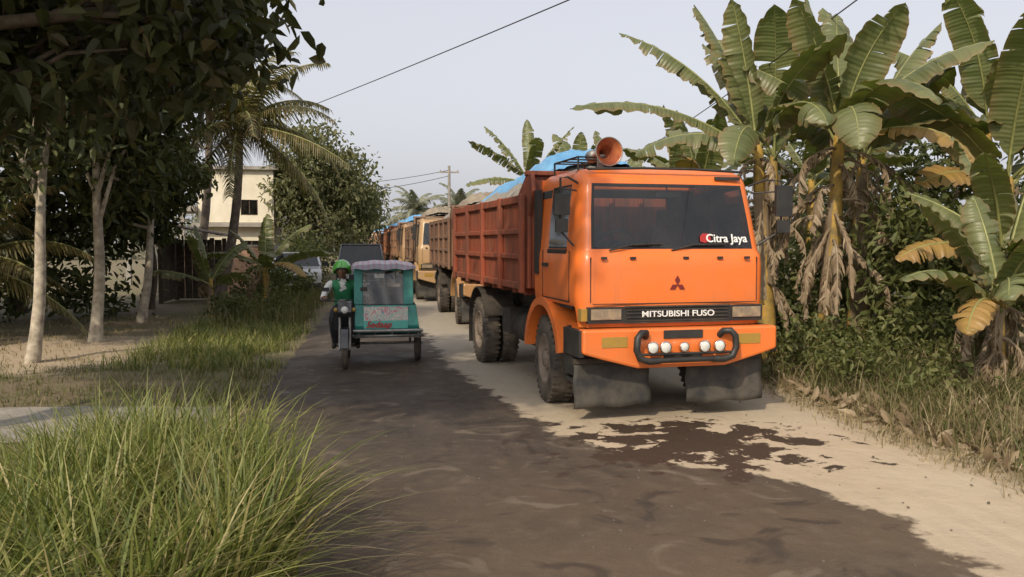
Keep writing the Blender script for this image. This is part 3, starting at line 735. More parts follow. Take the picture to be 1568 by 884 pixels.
# rider -------------------------------------------------------------------------
skin=pm('skin',(.22,.12,.07),(.19,.10,.058),12,.55)
shirt=pm('white_shirt',(.74,.74,.72),(.62,.62,.61),6,.85,bmp=.3)
vest=pm('green_vest',(.03,.24,.10),(.02,.18,.08),6,.7,bmp=.3)
pants=pm('black_trousers',(.015,.015,.018),(.03,.03,.032),6,.85,bmp=.3)
helm=pm('green_helmet',(.10,.45,.06),(.08,.36,.05),6,.3,coat=.8)
shoe=pm('shoe',(.02,.02,.02),(.05,.045,.04),6,.7)
def skin_fig(name,nodes,edges,root,parent,mats,sub=2):
    me=bpy.data.meshes.new(name); bm=bmesh.new(); lay=bm.verts.layers.skin.verify(); idx={}
    for k,(p,r) in nodes.items():
        v=bm.verts.new(p); rr=r if isinstance(r,tuple) else (r,r); v[lay].radius=rr; v[lay].use_root=(k==root); idx[k]=v
    for a_,b_ in edges: bm.edges.new((idx[a_],idx[b_]))
    bm.to_mesh(me); bm.free()
    o=bpy.data.objects.new(name+'_tmp',me); COL.objects.link(o)
    sm=o.modifiers.new('sk','SKIN'); sm.use_smooth_shade=True
    sb=o.modifiers.new('sb','SUBSURF'); sb.levels=sub; sb.render_levels=sub
    bpy.context.view_layer.update()
    m2=bpy.data.meshes.new_from_object(o.evaluated_get(bpy.context.evaluated_depsgraph_get())); bpy.data.objects.remove(o)
    m2.materials.clear()
    for m in mats: m2.materials.append(m)
    q=bpy.data.objects.new(name,m2); COL.objects.link(q); q.parent=parent
    for p in m2.polygons: p.use_smooth=True
    return q
RD=empty('motorcycle_rider',(-.60,12.75,RZ),radians(1))
DX=-.05
nd={'pel':((0,.92,.86),(.15,.12)),'wa':((DX*.4,.88,1.0),(.135,.10)),'ch':((DX*.8,.80,1.16),(.16,.11)),'nb':((DX,.75,1.27),(.10,.08)),'nk':((DX,.72,1.33),.055),'hd':((DX,.71,1.39),.06)}
ed=[('pel','wa'),('wa','ch'),('ch','nb'),('nb','nk'),('nk','hd')]
for sx,t in((-1,'l'),(1,'r')):
    nd.update({'sh'+t:((DX*.9+sx*.190,.77,1.24),.070),'ua'+t:((DX*.5+sx*.28,.70,1.12),.056),'el'+t:((sx*.345,.62,1.01),.045),'fa'+t:((sx*.325,.52,1.01),.038),'wr'+t:((sx*.305,.42,1.025),.027),
      'hp'+t:((sx*.11,.84,.83),.088),'th'+t:((sx*.17,.64,.79),.078),'kn'+t:((sx*.20,.45,.70),.058),'cf'+t:((sx*.19,.56,.50),.052),'an'+t:((sx*.175,.68,.31),.038),'ft'+t:((sx*.18,.64,.27),.042),'to'+t:((sx*.185,.51,.265),.034)})
    ed+=[('ch','sh'+t),('sh'+t,'ua'+t),('ua'+t,'el'+t),('el'+t,'fa'+t),('fa'+t,'wr'+t),('pel','hp'+t),('hp'+t,'th'+t),('th'+t,'kn'+t),('kn'+t,'cf'+t),('cf'+t,'an'+t),('an'+t,'ft'+t),('ft'+t,'to'+t)]
body=skin_fig('body',nd,ed,'pel',RD,[shirt,vest,pants,skin,shoe])
for p in body.data.polygons:
    c=p.center; x=abs(c.x-DX*.8)
    if c.z<.335: mi=4
    elif c.z<.92 and not(c.z>.86 and c.y>.8): mi=2
    elif c.z>1.315 and x<.09: mi=3
    elif c.y<.58 and c.z<1.2 : mi=3
    elif x<.165 and c.z<1.30: mi=1 if not (x<.045 and c.y<.76 and c.z>1.12) else 0
    else: mi=0
    p.material_index=mi
g=MB()
for sx in(-1,1):
    g.tube([(sx*.305,.43,1.024),(sx*.306,.40,1.035),(sx*.306,.37,1.035)],[.026,.036,.030],10,0)
    for k in range(4):
        x=sx*(.275+.021*k); y=.345+.010*k; l=(1,1.08,1.02,.85)[k]
        g.tube([(x,y+.035,1.045),(x,y+.005,1.047),(x,y-.025*l,1.03),(x,y-.030*l,1.002),(x,y-.008,.984)],[.0095,.0095,.009,.0085,.007],8,0)
    g.tube([(sx*.285,.395,1.02),(sx*.268,.365,1.0),(sx*.262,.34,.985),(sx*.268,.32,.985)],[.013,.011,.0095,.008],8,0)
g.obj('hands',[skin],RD)
g=MB(); hcx,hcy,hcz=DX,.69,1.43
def hf(u,v):
    th=2*pi*u; ph=pi*v; x=sin(ph)*sin(th)*.076; y=-sin(ph)*cos(th)*.094; z=cos(ph)*.118
    if z<0: x*=1-.30*(-z/.118)**1.5; y*=1-.15*(-z/.118)
    f=max(0,cos(th))*sin(ph)
    nose=math.exp(-((x/.013)**2+((z+.018)/.026)**2))*.022*(1 if f>.2 else 0)
    eye=math.exp(-(((abs(x)-.030)/.016)**2+((z-.008)/.012)**2))*.008*(1 if f>.2 else 0)
    lip=math.exp(-((x/.026)**2+((z+.062)/.010)**2))*.006*(1 if f>.2 else 0)
    chin=math.exp(-((x/.025)**2+((z+.10)/.02)**2))*.010*(1 if f>.1 else 0)
    return (hcx+x,hcy+y-nose+eye-lip-chin,hcz+z)
g.grid(48,36,hf)
for sx in(-1,1):
    g.lathe((hcx+sx*.030,hcy-.078,hcz+.008),[(.004,.011),(-.003,.010),(-.007,.006),(-.008,.001)],12,1,'y')
    g.lathe((hcx+sx*.030,hcy-.0845,hcz+.008),[(0,.0055),(-.0015,.0045),(-.002,.001)],10,2,'y')
    g.box((hcx+sx*.030-.016,hcy-.092,hcz+.026),(hcx+sx*.030+.016,hcy-.086,hcz+.031),2)
    g.tube([(hcx+sx*.078,hcy+.005,hcz+.02),(hcx+sx*.086,hcy+.012,hcz+.005),(hcx+sx*.080,hcy+.006,hcz-.025)],[.008,.012,.007],8,0)
g.box((hcx-.022,hcy-.0985,hcz-.064),(hcx+.022,hcy-.094,hcz-.061),3)
g.obj('head',[skin,'white',pm('dark_eye',(.01,.008,.006),(.01,.008,.006)),pm('lips',(.16,.06,.05),(.14,.05,.04))],RD,fix=False)
g=MB()
def he(u,v):
    th=2*pi*u; f=max(0,cos(th)); phm=pi*(.62-.20*f**.7); ph=.02+phm*v
    return (hcx+sin(ph)*sin(th)*.125, hcy+.012-sin(ph)*cos(th)*.148, hcz+.012+cos(ph)*.148)
g.grid(40,20,he); 
q=g.obj('helmet',[helm],RD,fix=False); sdm=q.modifiers.new('s','SOLIDIFY'); sdm.thickness=.022; sdm.offset=-1
g=MB(); g.grid(14,3,lambda u,v:(hcx+.118*sin((u-.5)*2.0),hcy+.02-.158*cos((u-.5)*2.0)-.035*v,hcz+.055-.008*v)); q=g.obj('helmet_peak',['black'],RD,fix=False); q.modifiers.new('s','SOLIDIFY').thickness=.008
g=MB()
for sx in(-1,1): g.tube([(hcx+sx*.088,hcy-.02,hcz-.03),(hcx+sx*.07,hcy-.03,hcz-.09),(hcx+sx*.02,hcy-.055,hcz-.128)],.006,5,0)
g.obj('chin_strap',['black'],RD)

# ------------------------------------------------------------------ cars behind
def car(name,loc,rz,col,suv=True):
    E=empty(name,loc,rz); H=1.80 if suv else 1.5; W=.86; m=pm(name+'_paint',col,tuple(c*.8 for c in col),4,.25,coat=.8)
    g=MB()
    g.prism([(0.05,.35),(0,.55),(.04,.86),(.25,.98),(1.15,1.06),(4.2,1.06),(4.35,.95),(4.38,.4),(4.2,.3),(.2,.3)],-W,W,'x',0); b=g.obj('body',[m],E,bevel=.07)
    g=MB()
    V=[(-W+.05,1.05,1.055),(W-.05,1.05,1.055),(W-.05,4.2,1.055),(-W+.05,4.2,1.055),(-W+.18,1.75,H),(W-.18,1.75,H),(W-.18,3.95,H),(-W+.18,3.95,H)]
    g.add(V,[(4,5,6,7),(0,3,2,1)],0); g.add(V,[(0,1,5,4),(1,2,6,5),(2,3,7,6),(3,0,4,7)],1)
    g.tube([V[0],V[4],V[7],V[3]],.04,6,0);g.tube([V[1],V[5],V[6],V[2]],.04,6,0);g.tube([V[4],V[5]],.04,6,0)
    g.obj('cabin',[m,'carglass'],E)
    g=MB()
    for x in(-.6,.6): g.box((x-.16,-.01,.66),(x+.16,.05,.80),0)
    g.box((-.4,-.02,.60),(.4,.03,.78),1); g.box((-.84,-.04,.36),(.84,.05,.52),1); g.box((-.25,-.05,.42),(.25,-.042,.5),0)
    for sx in(-1,1): g.box((sx*.98-.09,1.2,1.05),(sx*.98+.09,1.28,1.2),1)
    g.obj('lamps_and_grille',['lens','black'],E,bevel=.015)
    for sx in(-1,1):
        for y in(.85,3.45):
            g=MB(); wheel_mb(g,0,0,0,.34,.22,sx,28,False); q=g.obj('wheel',['tyre','rim','black'],E); q.location=(sx*.76,y,.345)
    return E
car('black_suv',(-.80,29.5,RZ),radians(2),(.02,.021,.023))
car('white_car',(-2.95,29.0,.04),radians(4),(.6,.6,.58),False)

# ------------------------------------------------------------------ vegetation helpers
def leaves_np(P,size,asp=.42,droop=.35,fold=.12,jit=.35):
    n=len(P); d=rng.normal(size=(n,3)); d[:,2]-=droop*1.5
    d/=np.linalg.norm(d,axis=1)[:,None]
    r=rng.normal(size=(n,3)); r[:,2]+=1.2; s=np.cross(d,r); s/=np.linalg.norm(s,axis=1)[:,None]+1e-9
    nn=np.cross(s,d); Ls=(size*(1+jit*rng.uniform(-1,1,n)))[:,None]; w=Ls*asp*.5
    up=nn*w*fold*4
    v0=P; v1=P+d*Ls*.28+s*w*.9+up*.9; v2=P+d*Ls*.65+s*w*.8+up*.8-np.array([0,0,1])*Ls*.05; v3=P+d*Ls-np.array([0,0,1])*Ls*.12
    v4=P+d*Ls*.65-s*w*.8+up*.8-np.array([0,0,1])*Ls*.05; v5=P+d*Ls*.28-s*w*.9+up*.9
    V=np.stack([v0,v1,v2,v3,v4,v5],1).reshape(-1,3)
    b=np.arange(n)[:,None]*6
    F=np.concatenate([b+np.array([[0,1,2,3]]),b+np.array([[0,3,4,5]])],1).reshape(-1,4)
    return V,F
def cloud(blobs,ncl,per,sig,shell=.5):
    blobs=np.array(blobs,float); w=blobs[:,3]*blobs[:,4]*blobs[:,5]; w=w**.75; w/=w.sum()
    k=rng.choice(len(blobs),ncl,p=w); d=rng.normal(size=(ncl,3)); d/=np.linalg.norm(d,axis=1)[:,None]
    r=rng.uniform(shell**2,1,ncl)**.5
    C=blobs[k,:3]+d*blobs[k,3:]*r[:,None]
    P=np.repeat(C,per,0)+rng.normal(size=(ncl*per,3))*sig*np.array([1,1,.6])
    return C,P
def tree(name,base,top,r,blobs,ncl,per,size,leaf,bark,sig=.28,asp=.42,shell=.4,droop=.35):
    E=empty(name); g=MB(); b=Vector((base[0],base[1],gz(base[0],base[1])-.05)); t=Vector(top)
    n=8; pts=[]
    for i in range(n+1):
        u=i/n; p=b.lerp(t,u)+Vector((sin(u*5+base[0])*.07,cos(u*4+base[1])*.06,0))*min(1,u*3); pts.append(p)
    g.tube(pts,[r*(1.25 if i==0 else 1)*(1-.5*i/n) for i in range(n+1)],10,0)
    C,P=cloud(blobs,ncl,per,sig,shell)
    for bl in blobs:
        c=Vector(bl[:3]); s0=pts[random.randint(n//2,n)]
        mid=s0.lerp(c,.5)+Vector((random.uniform(-.3,.3),random.uniform(-.3,.3),-.15))
        g.tube([s0,mid,c],[r*.42,r*.3,r*.18],7,0)
        near=[q for q in C if (Vector(q)-c).length<max(bl[3:])*1.1]
        random.shuffle(near)
        for q in near[:16]:
            q=Vector(q); m_=c.lerp(q,.5)+Vector((random.uniform(-.15,.15),random.uniform(-.15,.15),random.uniform(-.1,.15)))
            g.tube([c.lerp(mid,random.uniform(0,.5)),m_,q],[r*.15,r*.09,r*.04],5,0)
    g.obj('trunk_and_limbs',[bark],E,fix=False)
    V,F=leaves_np(P,size,asp,droop); np_mesh('foliage',V,F,[leaf],parent=E)
    return E
def bush(name,blobs,ncl,per,size,leaf,sig=.2,asp=.45,shell=.2):
    C,P=cloud(blobs,ncl,per,sig,shell); P=P[P[:,2]>.02]
    V,F=leaves_np(P,size,asp,.0); return np_mesh(name,V,F,[leaf])
def grass_np(P,h,w,lean,seg=4,wind=None):
    n=len(P); az=rng.uniform(0,2*pi,n); 
    if wind is not None: az=np.where(rng.uniform(size=n)<.5,wind+rng.normal(size=n)*.7,az)
    hd=np.stack([np.cos(az),np.sin(az),np.zeros(n)],1); tw=az+pi/2+rng.uniform(-.8,.8,n)
    sd_=np.stack([np.cos(tw),np.sin(tw),np.zeros(n)],1)
    rows=[]
    for k in range(seg+1):
        t=k/seg; c=P+hd*(lean*h*t**2)[:,None]; c=c+np.array([0,0,1])*(h*(t-np.minimum(lean,1.3)*.45*t**2.4))[:,None]
        ww=(w*(1-t**1.8)*.5+.0006)[:,None]
        rows.append(c-sd_*ww); rows.append(c+sd_*ww)
    V=np.stack(rows,1).reshape(-1,3); m=2*(seg+1); b=(np.arange(n)*m)[:,None]
    fs=[]
    for k in range(seg): fs.append(b+np.array([[2*k,2*k+1,2*k+3,2*k+2]]))
    return V,np.stack(fs,1).reshape(-1,4)
def scatter(n,x0,x1,y0,y1,clump=0,cond=None,sg=.14):
    if clump:
        c=np.stack([rng.uniform(x0,x1,clump),rng.uniform(y0,y1,clump)],1)
        if cond is not None: c=c[[bool(cond(a_,b_)) for a_,b_ in c]]
        k=rng.integers(0,len(c),n)
        q=c[k]+rng.normal(size=(n,2))*sg
    else: q=np.stack([rng.uniform(x0,x1,n),rng.uniform(y0,y1,n)],1)
    if cond is not None: q=q[[bool(cond(a_,b_)) for a_,b_ in q]]
    return np.array([(a_,b_,gz(a_,b_)-.01) for a_,b_ in q])
def grass(name,P,h0,h1,w,l0,l1,mat,seg=4,wind=None,hf_=None):
    n=len(P); h=rng.uniform(h0,h1,n)
    if hf_ is not None: h=h*np.array([hf_(p[0],p[1]) for p in P])
    V,F=grass_np(P,h,w*rng.uniform(.6,1.3,n),rng.uniform(l0,l1,n),seg,wind)
    return np_mesh(name,V,F,[mat])

# ------------------------------------------------------------------ banana
def banana(name,base,h,leafspec,dead=6,r=.12,seed=0,lean=(0,0),deadL=1.5,wf=1.1,yel=.08):
    rs=random.Random(seed); E=empty(name)
    b=Vector((base[0],base[1],gz(*base)-.05)); top=b+Vector((lean[0],lean[1],h))
    g=MB(); pts=[b.lerp(top,i/8) for i in range(9)]
    g.tube(pts,[r*(1.25-.65*i/8) for i in range(9)],12,0)
    for k in range(8):
        a=rs.uniform(0,2*pi); z0=rs.uniform(.0,.5); z1=min(1,z0+rs.uniform(.3,.6))
        P=[]
        fl=rs.random()<.5
        for i in range(6):
            u=z0+(z1-z0)*i/5; c=b.lerp(top,u); rr=r*(1.25-.65*u)+.008+(.05*max(0,(i-3)/2) if fl else 0)
            P.append((c,rr,a+i*.05))
        V=[];F=[]
        for i,(c,rr,aa) in enumerate(P):
            for j in range(4):
                q=aa+(j-1.5)*.4; V.append(c+Vector((cos(q)*rr,sin(q)*rr,0)))
        for i in range(5):
            for j in range(3): F.append((i*4+j,i*4+j+1,(i+1)*4+j+1,(i+1)*4+j))
        g.add(V,F,1,True)
    VV=[];FF=[];UV=[];MI=[]
    def leaf(az,el0,droop,Ln,Wd,start,mi=0,tear=.5,petiole=.14):
        NS=44; p=Vector(start); pts=[];dirs=[]
        az=radians(az); crv=rs.uniform(-.25,.25)
        for i in range(NS+1):
            t=i/NS; el=radians(el0-droop*t**(1.25 if mi!=1 else .5)); az2=az+crv*t
            if mi==1: el+=.25*sin(t*9+crv*20)
            d=Vector((cos(az2)*cos(el),sin(az2)*cos(el),sin(el))); pts.append(p.copy()); dirs.append(d); p=p+d*(Ln/NS)
        g.tube(pts[:NS-1:2],[.026*(1-.85*i/(NS/2)) for i in range(len(pts[:NS-1:2]))],6,3 if mi==1 else 2,False)
        side=Vector((-sin(az),cos(az),0)); roll=rs.uniform(-.5,.5)
        def hw(t):
            s=(t-petiole)/(1-petiole)
            if s<=0: return 0
            return Wd*min(1,(s/.16))**.6*(1-max(0,(s-.62)/.38)**2.2)**.75 if s<1 else 0
        for sg in(-1,1):
            i=int(petiole*NS)
            while i<NS:
                ln=1+int(rs.random()**2*9*(1-tear)+rs.random()*3) if rs.random()<tear else rs.randint(6,14)
                j=min(NS,i+ln); ph=rs.gauss(.28,.12)+(rs.uniform(0,.5) if rs.random()<tear*.6 else 0)
                if mi==1: ph=rs.uniform(.5,1.45); 
                o=len(VV); cols_=4; gap=rs.uniform(0,.012)
                slant=rs.uniform(.02,.10) if mi!=1 else rs.uniform(.3,1.0)
                for k in range(i,j+1):
                    t=k/NS; w_=hw(t)*(1 if mi!=1 else rs.uniform(.6,1.15)); d=dirs[k]; sdv=(side*cos(roll)-d.cross(side)*sin(roll)).normalized(); nrm=sdv.cross(d)
                    if nrm.z<0: nrm=-nrm
                    wob=.02*sin(k*1.7+sg)+rs.uniform(-.01,.01)
                    for c in range(cols_):
                        v=c/(cols_-1); ang=ph*(v**.8)*1.1-.22*(1-v)
                        off=sdv*sg*w_*v*cos(ang)-nrm*w_*v*sin(ang)+d*slant*v*w_*2
                        if k==i: off+=d*gap*v
                        if k==j: off-=d*gap*v
                        q=pts[k]+off+nrm*wob*v; VV.append(q); UV.append((t*Ln*.35,v*sg))
                for k in range(j-i):
                    for c in range(cols_-1):
                        FF.append((o+k*cols_+c,o+k*cols_+c+1,o+(k+1)*cols_+c+1,o+(k+1)*cols_+c)); MI.append(mi)
                i=j
    for sp in leafspec:
        az,el,dr,Ln,Wd=sp[:5]; tr=sp[5] if len(sp)>5 else .4
        mi=sp[6] if len(sp)>6 else (2 if (rs.random()<yel and el<50) else 0)
        leaf(az,el,dr,Ln,Wd*wf,top+Vector((rs.uniform(-.03,.03),rs.uniform(-.03,.03),rs.uniform(-.25,0))),mi,tr)
    for k in range(dead):
        u=rs.uniform(.35,.97); st=b.lerp(top,u); a=rs.uniform(0,360)
        e0=rs.uniform(-10,40)
        leaf(a,e0,e0+rs.uniform(78,92),deadL*rs.uniform(.4,1.05),rs.uniform(.06,.13),st+Vector((cos(radians(a))*.05,sin(radians(a))*.05,0)),1,.95,.08)
    g.obj('stem_and_ribs',['bstem','bdry','brib','bdry'],E,fix=False)
    np_mesh('leaves',np.array([tuple(v) for v in VV]),np.array(FF),['bleaf','bdry','byellow'],MI,E,True,np.array(UV))
    return E
def rl(n,seed,Ln,Wd,e0=35,e1=85):
    rs=random.Random(seed); return [((137.5*k+rs.uniform(-20,20)+seed*31)%360,e0+(e1-e0)*(k/(n-1))*rs.uniform(.85,1.1),rs.uniform(30,85)*(1-.5*k/(n-1)),Ln*rs.uniform(.75,1.1),Wd*rs.uniform(.85,1.15),rs.uniform(.2,.8)) for k in range(n)]

banana('banana_plant',(6.45,11.7),3.35,[(-4,26,40,2.9,.36,.2),(12,44,32,3.6,.34,.25),(75,75,20,2.2,.3,.5),(120,82,14,2.4,.3,.4),(200,74,22,2.2,.28,.6),(-85,62,120,2.3,.32,.2),(-112,50,135,2.1,.3,.3),(-30,62,60,2.5,.34,.3),(60,50,50,2.5,.3,.5),(165,64,50,2.0,.28,.6),(-65,82,40,2.2,.32,.6),(-50,30,95,2.2,.3,.4)],24,.13,1,(.15,0),deadL=1.7)
banana('banana_plant',(5.75,12.1),3.35,[(181,34,52,3.2,.27,.08),(168,58,40,2.8,.24,.9),(150,76,22,2.4,.26,.7),(190,82,10,2.3,.26,.5),(90,70,30,2.4,.3,.6),(-80,58,120,2.0,.3,.5),(20,70,40,2.4,.3,.6),(-120,35,110,1.9,.26,.6),(-60,70,60,2.2,.3,.4)],22,.12,2,(-.18,.1),deadL=1.7)
banana('banana_plant',(7.7,13.0),3.2,rl(9,3,2.7,.33),14,.13,3,(.1,.1),deadL=1.6)
banana('banana_plant',(9.2,11.6),2.7,rl(8,4,2.8,.33,30,80)+[(190,20,50,1.9,.26,.5,2)],10,.12,4,(.1,0),deadL=1.5,yel=.3)
banana('banana_plant',(7.4,15.5),3.4,rl(8,5,2.7,.33),8,.12,5)
banana('banana_plant',(10.6,13.8),3.8,rl(9,6,2.9,.34),8,.13,6)
banana('banana_plant',(6.75,8.5),1.15,[(190,48,75,1.6,.2,.4),(150,72,40,1.5,.2,.5),(-120,55,100,1.5,.2,.6),(30,60,60,1.5,.2,.5),(100,80,20,1.4,.2,.4),(-60,45,100,1.3,.19,.8),(215,30,90,1.3,.18,.7,2),(-95,70,70,1.5,.2,.4)],10,.07,7,deadL=.9)
banana('banana_plant',(7.5,9.4),1.6,rl(8,8,1.7,.22,30,85)+[(170,25,60,1.5,.2,.6,2)],10,.08,8,deadL=1.1)
banana('banana_plant',(4.9,28.5),4.0,[(178,45,30,2.6,.24,1.0),(165,62,25,2.6,.24,1.0),(0,42,35,2.6,.24,.9),(10,60,20,2.5,.24,.8),(90,82,8,2.4,.22,.6),(-90,70,60,2.2,.24,.6),(185,18,45,2.3,.24,.6),(-10,20,50,2.4,.24,.6)],5,.14,9)
for i,(x,y,hh) in enumerate([(6.2,22.5,3.0),(7.4,20.5,2.9),(6.8,18.0,2.7),(8.8,24,3.3),(6.9,30,3.6),(9.5,18,3.2),(12,20,3.4),(8,38,3.4)]):
    banana('banana_plant',(x,y),hh,rl(8,20+i,2.3,.28,30,85),4,.12,20+i)
banana('banana_plant',(-3.05,22.6),1.35,[(2,35,50,1.9,.2,.4),(178,35,55,1.8,.18,.5),(95,80,15,1.6,.2,.4),(-80,60,90,1.5,.2,.5),(30,60,40,1.7,.2,.5),(150,62,40,1.7,.2,.6),(-30,25,80,1.5,.2,.6)],3,.09,40,deadL=1.1)
banana('banana_plant',(-4.3,22.0),1.0,rl(6,41,1.5,.18,30,80),3,.08,41,deadL=.9)

# ------------------------------------------------------------------ palms
def palm(name,base,top,r,nf,Ln,leafL,seed,mat='palmleaf',wleaf=.035,e0=-35,e1=80):
    rs=random.Random(seed); E=empty(name); g=MB(); b=Vector((base[0],base[1],gz(*base)-.05)); t=Vector(top)
    pts=[b.lerp(t,(i/12))+Vector((sin(i/12*pi)*.18,0,0)) for i in range(13)]
    g.tube(pts,[r*(1.5 if i==0 else 1.0-.03*i+(.05 if i%2 else 0)) for i in range(13)],10,0)
    VV=[];FF=[]
    for k in range(nf):
        az=radians(137.5*k+rs.uniform(-12,12)); el0=e0+(e1-e0)*(k/(nf-1)); L_=Ln*rs.uniform(.85,1.1); dr=rs.uniform(55,85) if el0>0 else rs.uniform(25,50)
        p=t.copy(); NS=26; P=[];D=[]
        for i in range(NS+1):
            el=radians(el0-dr*(i/NS)**1.4); d=Vector((cos(az)*cos(el),sin(az)*cos(el),sin(el))); P.append(p.copy()); D.append(d); p=p+d*L_/NS
        g.tube(P[::2],[.035*(1-.85*i/13) for i in range(len(P[::2]))],5,1,False)
        side=Vector((-sin(az),cos(az),0))
        for i in range(3,NS*2):
            f=i/(NS*2); q=P[int(i/2)].lerp(P[min(NS,int(i/2)+1)],(i%2)/2); d=D[int(i/2)]
            ll=leafL*(.5+.5*sin(pi*min(1,f*1.25)))*(1-.45*f)
            for sg in(-1,1):
                dd=(side*sg*.85+d*.5+Vector((0,0,rs.uniform(-.55,-.1)))).normalized()
                w=d*wleaf*.5; m1=q+dd*ll*.5; e=q+dd*ll+Vector((0,0,-ll*rs.uniform(.25,.6)))
                o=len(VV); VV+=[q-w,q+w,m1+w*.9,m1-w*.9,e+w*.1,e-w*.1]; FF+=[(o,o+1,o+2,o+3),(o+3,o+2,o+4,o+5)]
    g.obj('trunk_and_ribs',['palmbark','brib'],E,fix=False)
    np_mesh('fronds',np.array([tuple(v) for v in VV]),np.array(FF),[mat],parent=E)
    return E
palm('coconut_palm',(-4.75,25.2),(-4.1,25.5,5.3),.15,26,3.6,.8,1,wleaf=.06,e0=-30)
palm('coconut_palm',(-6.6,31.0),(-6.0,31,7.2),.16,20,3.2,.75,2,wleaf=.06,e0=-15)
palm('coconut_palm',(3.4,92),(3.3,92,5.4),.2,18,3.6,.9,3,mat='leaffarhaze',wleaf=.12)
palm('coconut_palm',(7.0,82),(7.2,82,5.2),.2,18,3.6,.9,4,mat='leaffarhaze',wleaf=.12)
palm('coconut_palm',(-3.0,96),(-3,96,5.0),.2,18,3.6,.9,5,mat='leaffarhaze',wleaf=.12)
palm('oil_palm',(-7.6,16.8),(-7.6,16.8,1.6),.25,18,2.4,.5,6,wleaf=.05,e0=-20)

# ------------------------------------------------------------------ trees left
tree('overhanging_tree',(-6.3,6.6),(-5.4,6.8,4.4),.24,
 [(-4.6,6.2,5.6,2.0,2.2,1.3),(-2.6,5.2,5.6,1.9,1.9,1.1),(-3.4,8.4,4.6,1.5,1.6,1.0),(-4.6,8.6,3.6,1.3,1.4,.9),(-1.7,7.9,4.0,.8,1.0,.75),(-5.6,9.8,3.5,1.5,1.2,.9),(-1.2,5.6,6.0,1.3,1.6,.8),(-2.4,10.2,4.6,1.3,1.4,1.3),(-2.9,8.2,3.4,.8,.9,.5)],
 900,22,.18,'leafnear','bark_d',.22,.58,.3)
tree('pale_trunk_tree',(-5.45,14.1),(-5.15,14.4,4.0),.10,[(-5.3,14.2,4.2,1.6,1.5,1.2),(-6.4,13.8,5.4,1.7,1.5,1.2),(-4.4,14.8,5.6,1.4,1.4,1.2),(-6.8,14.4,3.1,1.2,1.2,.7)],300,24,.20,'leafdark','bark_w',.26,.5)
tree('pale_trunk_tree',(-5.35,16.7),(-5.2,16.9,4.4),.11,[(-5.3,16.9,4.7,1.4,1.6,1.3),(-3.9,17.2,5.9,1.3,1.5,1.1),(-6.5,17.2,5.6,1.8,1.5,1.4),(-5.2,17.6,3.2,.9,.9,.7),(-4.4,17.2,4.6,.9,1.0,.9)],370,24,.20,'leafdark','bark_w',.26,.5)
tree('pale_trunk_tree',(-5.7,21.0),(-5.3,21.3,3.6),.11,[(-5.6,21,3.9,1.3,1.6,1.2),(-6.3,21.5,5.9,1.8,1.8,1.5),(-6.3,21,2.8,1.0,1.2,.7)],300,24,.22,'leafdark','bark_w',.28,.5)
tree('shade_tree',(-10,17),(-9.6,17,4.5),.22,[(-9.5,16.5,4.8,2.8,2.2,2.0),(-11.5,18,6,3,2.5,2.2),(-8.4,19,6.5,2.4,2.4,2),(-10,16,2.8,2,1.4,1)],470,24,.24,'leafdark','bark_d',.34,.5)
tree('shade_tree',(-9.6,24),(-9.2,24,4.5),.22,[(-8.7,24,4.6,1.9,2.2,2.2),(-7.4,25,7,2.2,2.4,1.8),(-10.8,24,6.5,3,2.4,2.6),(-8.2,24,2.4,1.4,1.4,1.2)],430,24,.26,'leafdark','bark_d',.38,.5)
tree('small_tree',(-6.4,24.6),(-6.3,24.7,2.6),.09,[(-6.3,24.6,3.6,.95,.9,1.1),(-6.6,24.7,2.4,.9,.8,.6),(-5.9,24.8,4.3,.6,.7,.6)],190,22,.20,'leafdark','bark_d',.24,.5)
tree('shade_tree',(-15,21),(-15,21,4.5),.25,[(-15,21,5.5,3.6,3,3),(-18,20,5,3,3,3),(-13,19,3,2.4,1.6,1.6)],400,24,.3,'leafdark','bark_d',.45,.5)
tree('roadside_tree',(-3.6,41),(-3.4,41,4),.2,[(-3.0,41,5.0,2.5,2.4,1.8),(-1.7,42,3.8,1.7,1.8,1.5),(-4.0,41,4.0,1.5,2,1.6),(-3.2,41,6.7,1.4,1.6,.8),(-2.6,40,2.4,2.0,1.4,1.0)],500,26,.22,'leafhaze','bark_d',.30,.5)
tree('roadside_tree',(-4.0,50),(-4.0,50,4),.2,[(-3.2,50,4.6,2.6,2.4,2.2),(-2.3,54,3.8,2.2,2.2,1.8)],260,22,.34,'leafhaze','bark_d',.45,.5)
bush('hedge_undergrowth',[(-9.5,21,.9,3.0,1.2,1.1),(-13,19.5,1.2,3,1.5,1.4),(-16,17,1.2,3,2,1.4),(-7.4,22.5,.8,1.2,1,.9),(-18,24,1.6,5,2,2)],620,20,.22,'leafdark',.3)
bush('roadside_shrub',[(-2.9,26.0,.7,.8,.9,.7),(-3.9,27.5,.6,.8,1,.6),(-3.0,32.5,.9,.8,1.4,.9),(-3.4,35,1.2,1.2,3,1.2)],330,20,.15,'leafmid',.2)
bush('roadside_shrub',[(-3.5,20.5,.35,.6,.6,.4),(-2.6,21.5,.4,.6,.8,.45)],90,20,.10,'leafmid',.12)
bush('cassava_thicket',[(7.3,11.0,2.1,.65,.5,.7),(8.2,11.2,1.7,.8,.7,.9),(8.8,10.6,1.5,1.1,.8,1.0),(9.8,13,1.8,1.8,1.0,1.6),(7.3,13.6,1.1,1.4,.9,1.0),(9.3,9.0,.9,.9,.8,.8),(7.2,11.1,.9,.7,.5,.8)],520,18,.17,'leafmid',.20,.4)
bush('undergrowth',[(7,20,1.2,2,4,1.4),(9,28,1.6,2.4,7,1.8),(12,16,1.5,2,3,1.6),(6.4,14.5,.7,.9,1.6,.8),(14,24,3,3,6,3),(6.8,36,1.8,1.8,6,2)],900,20,.26,'leafdark',.35)
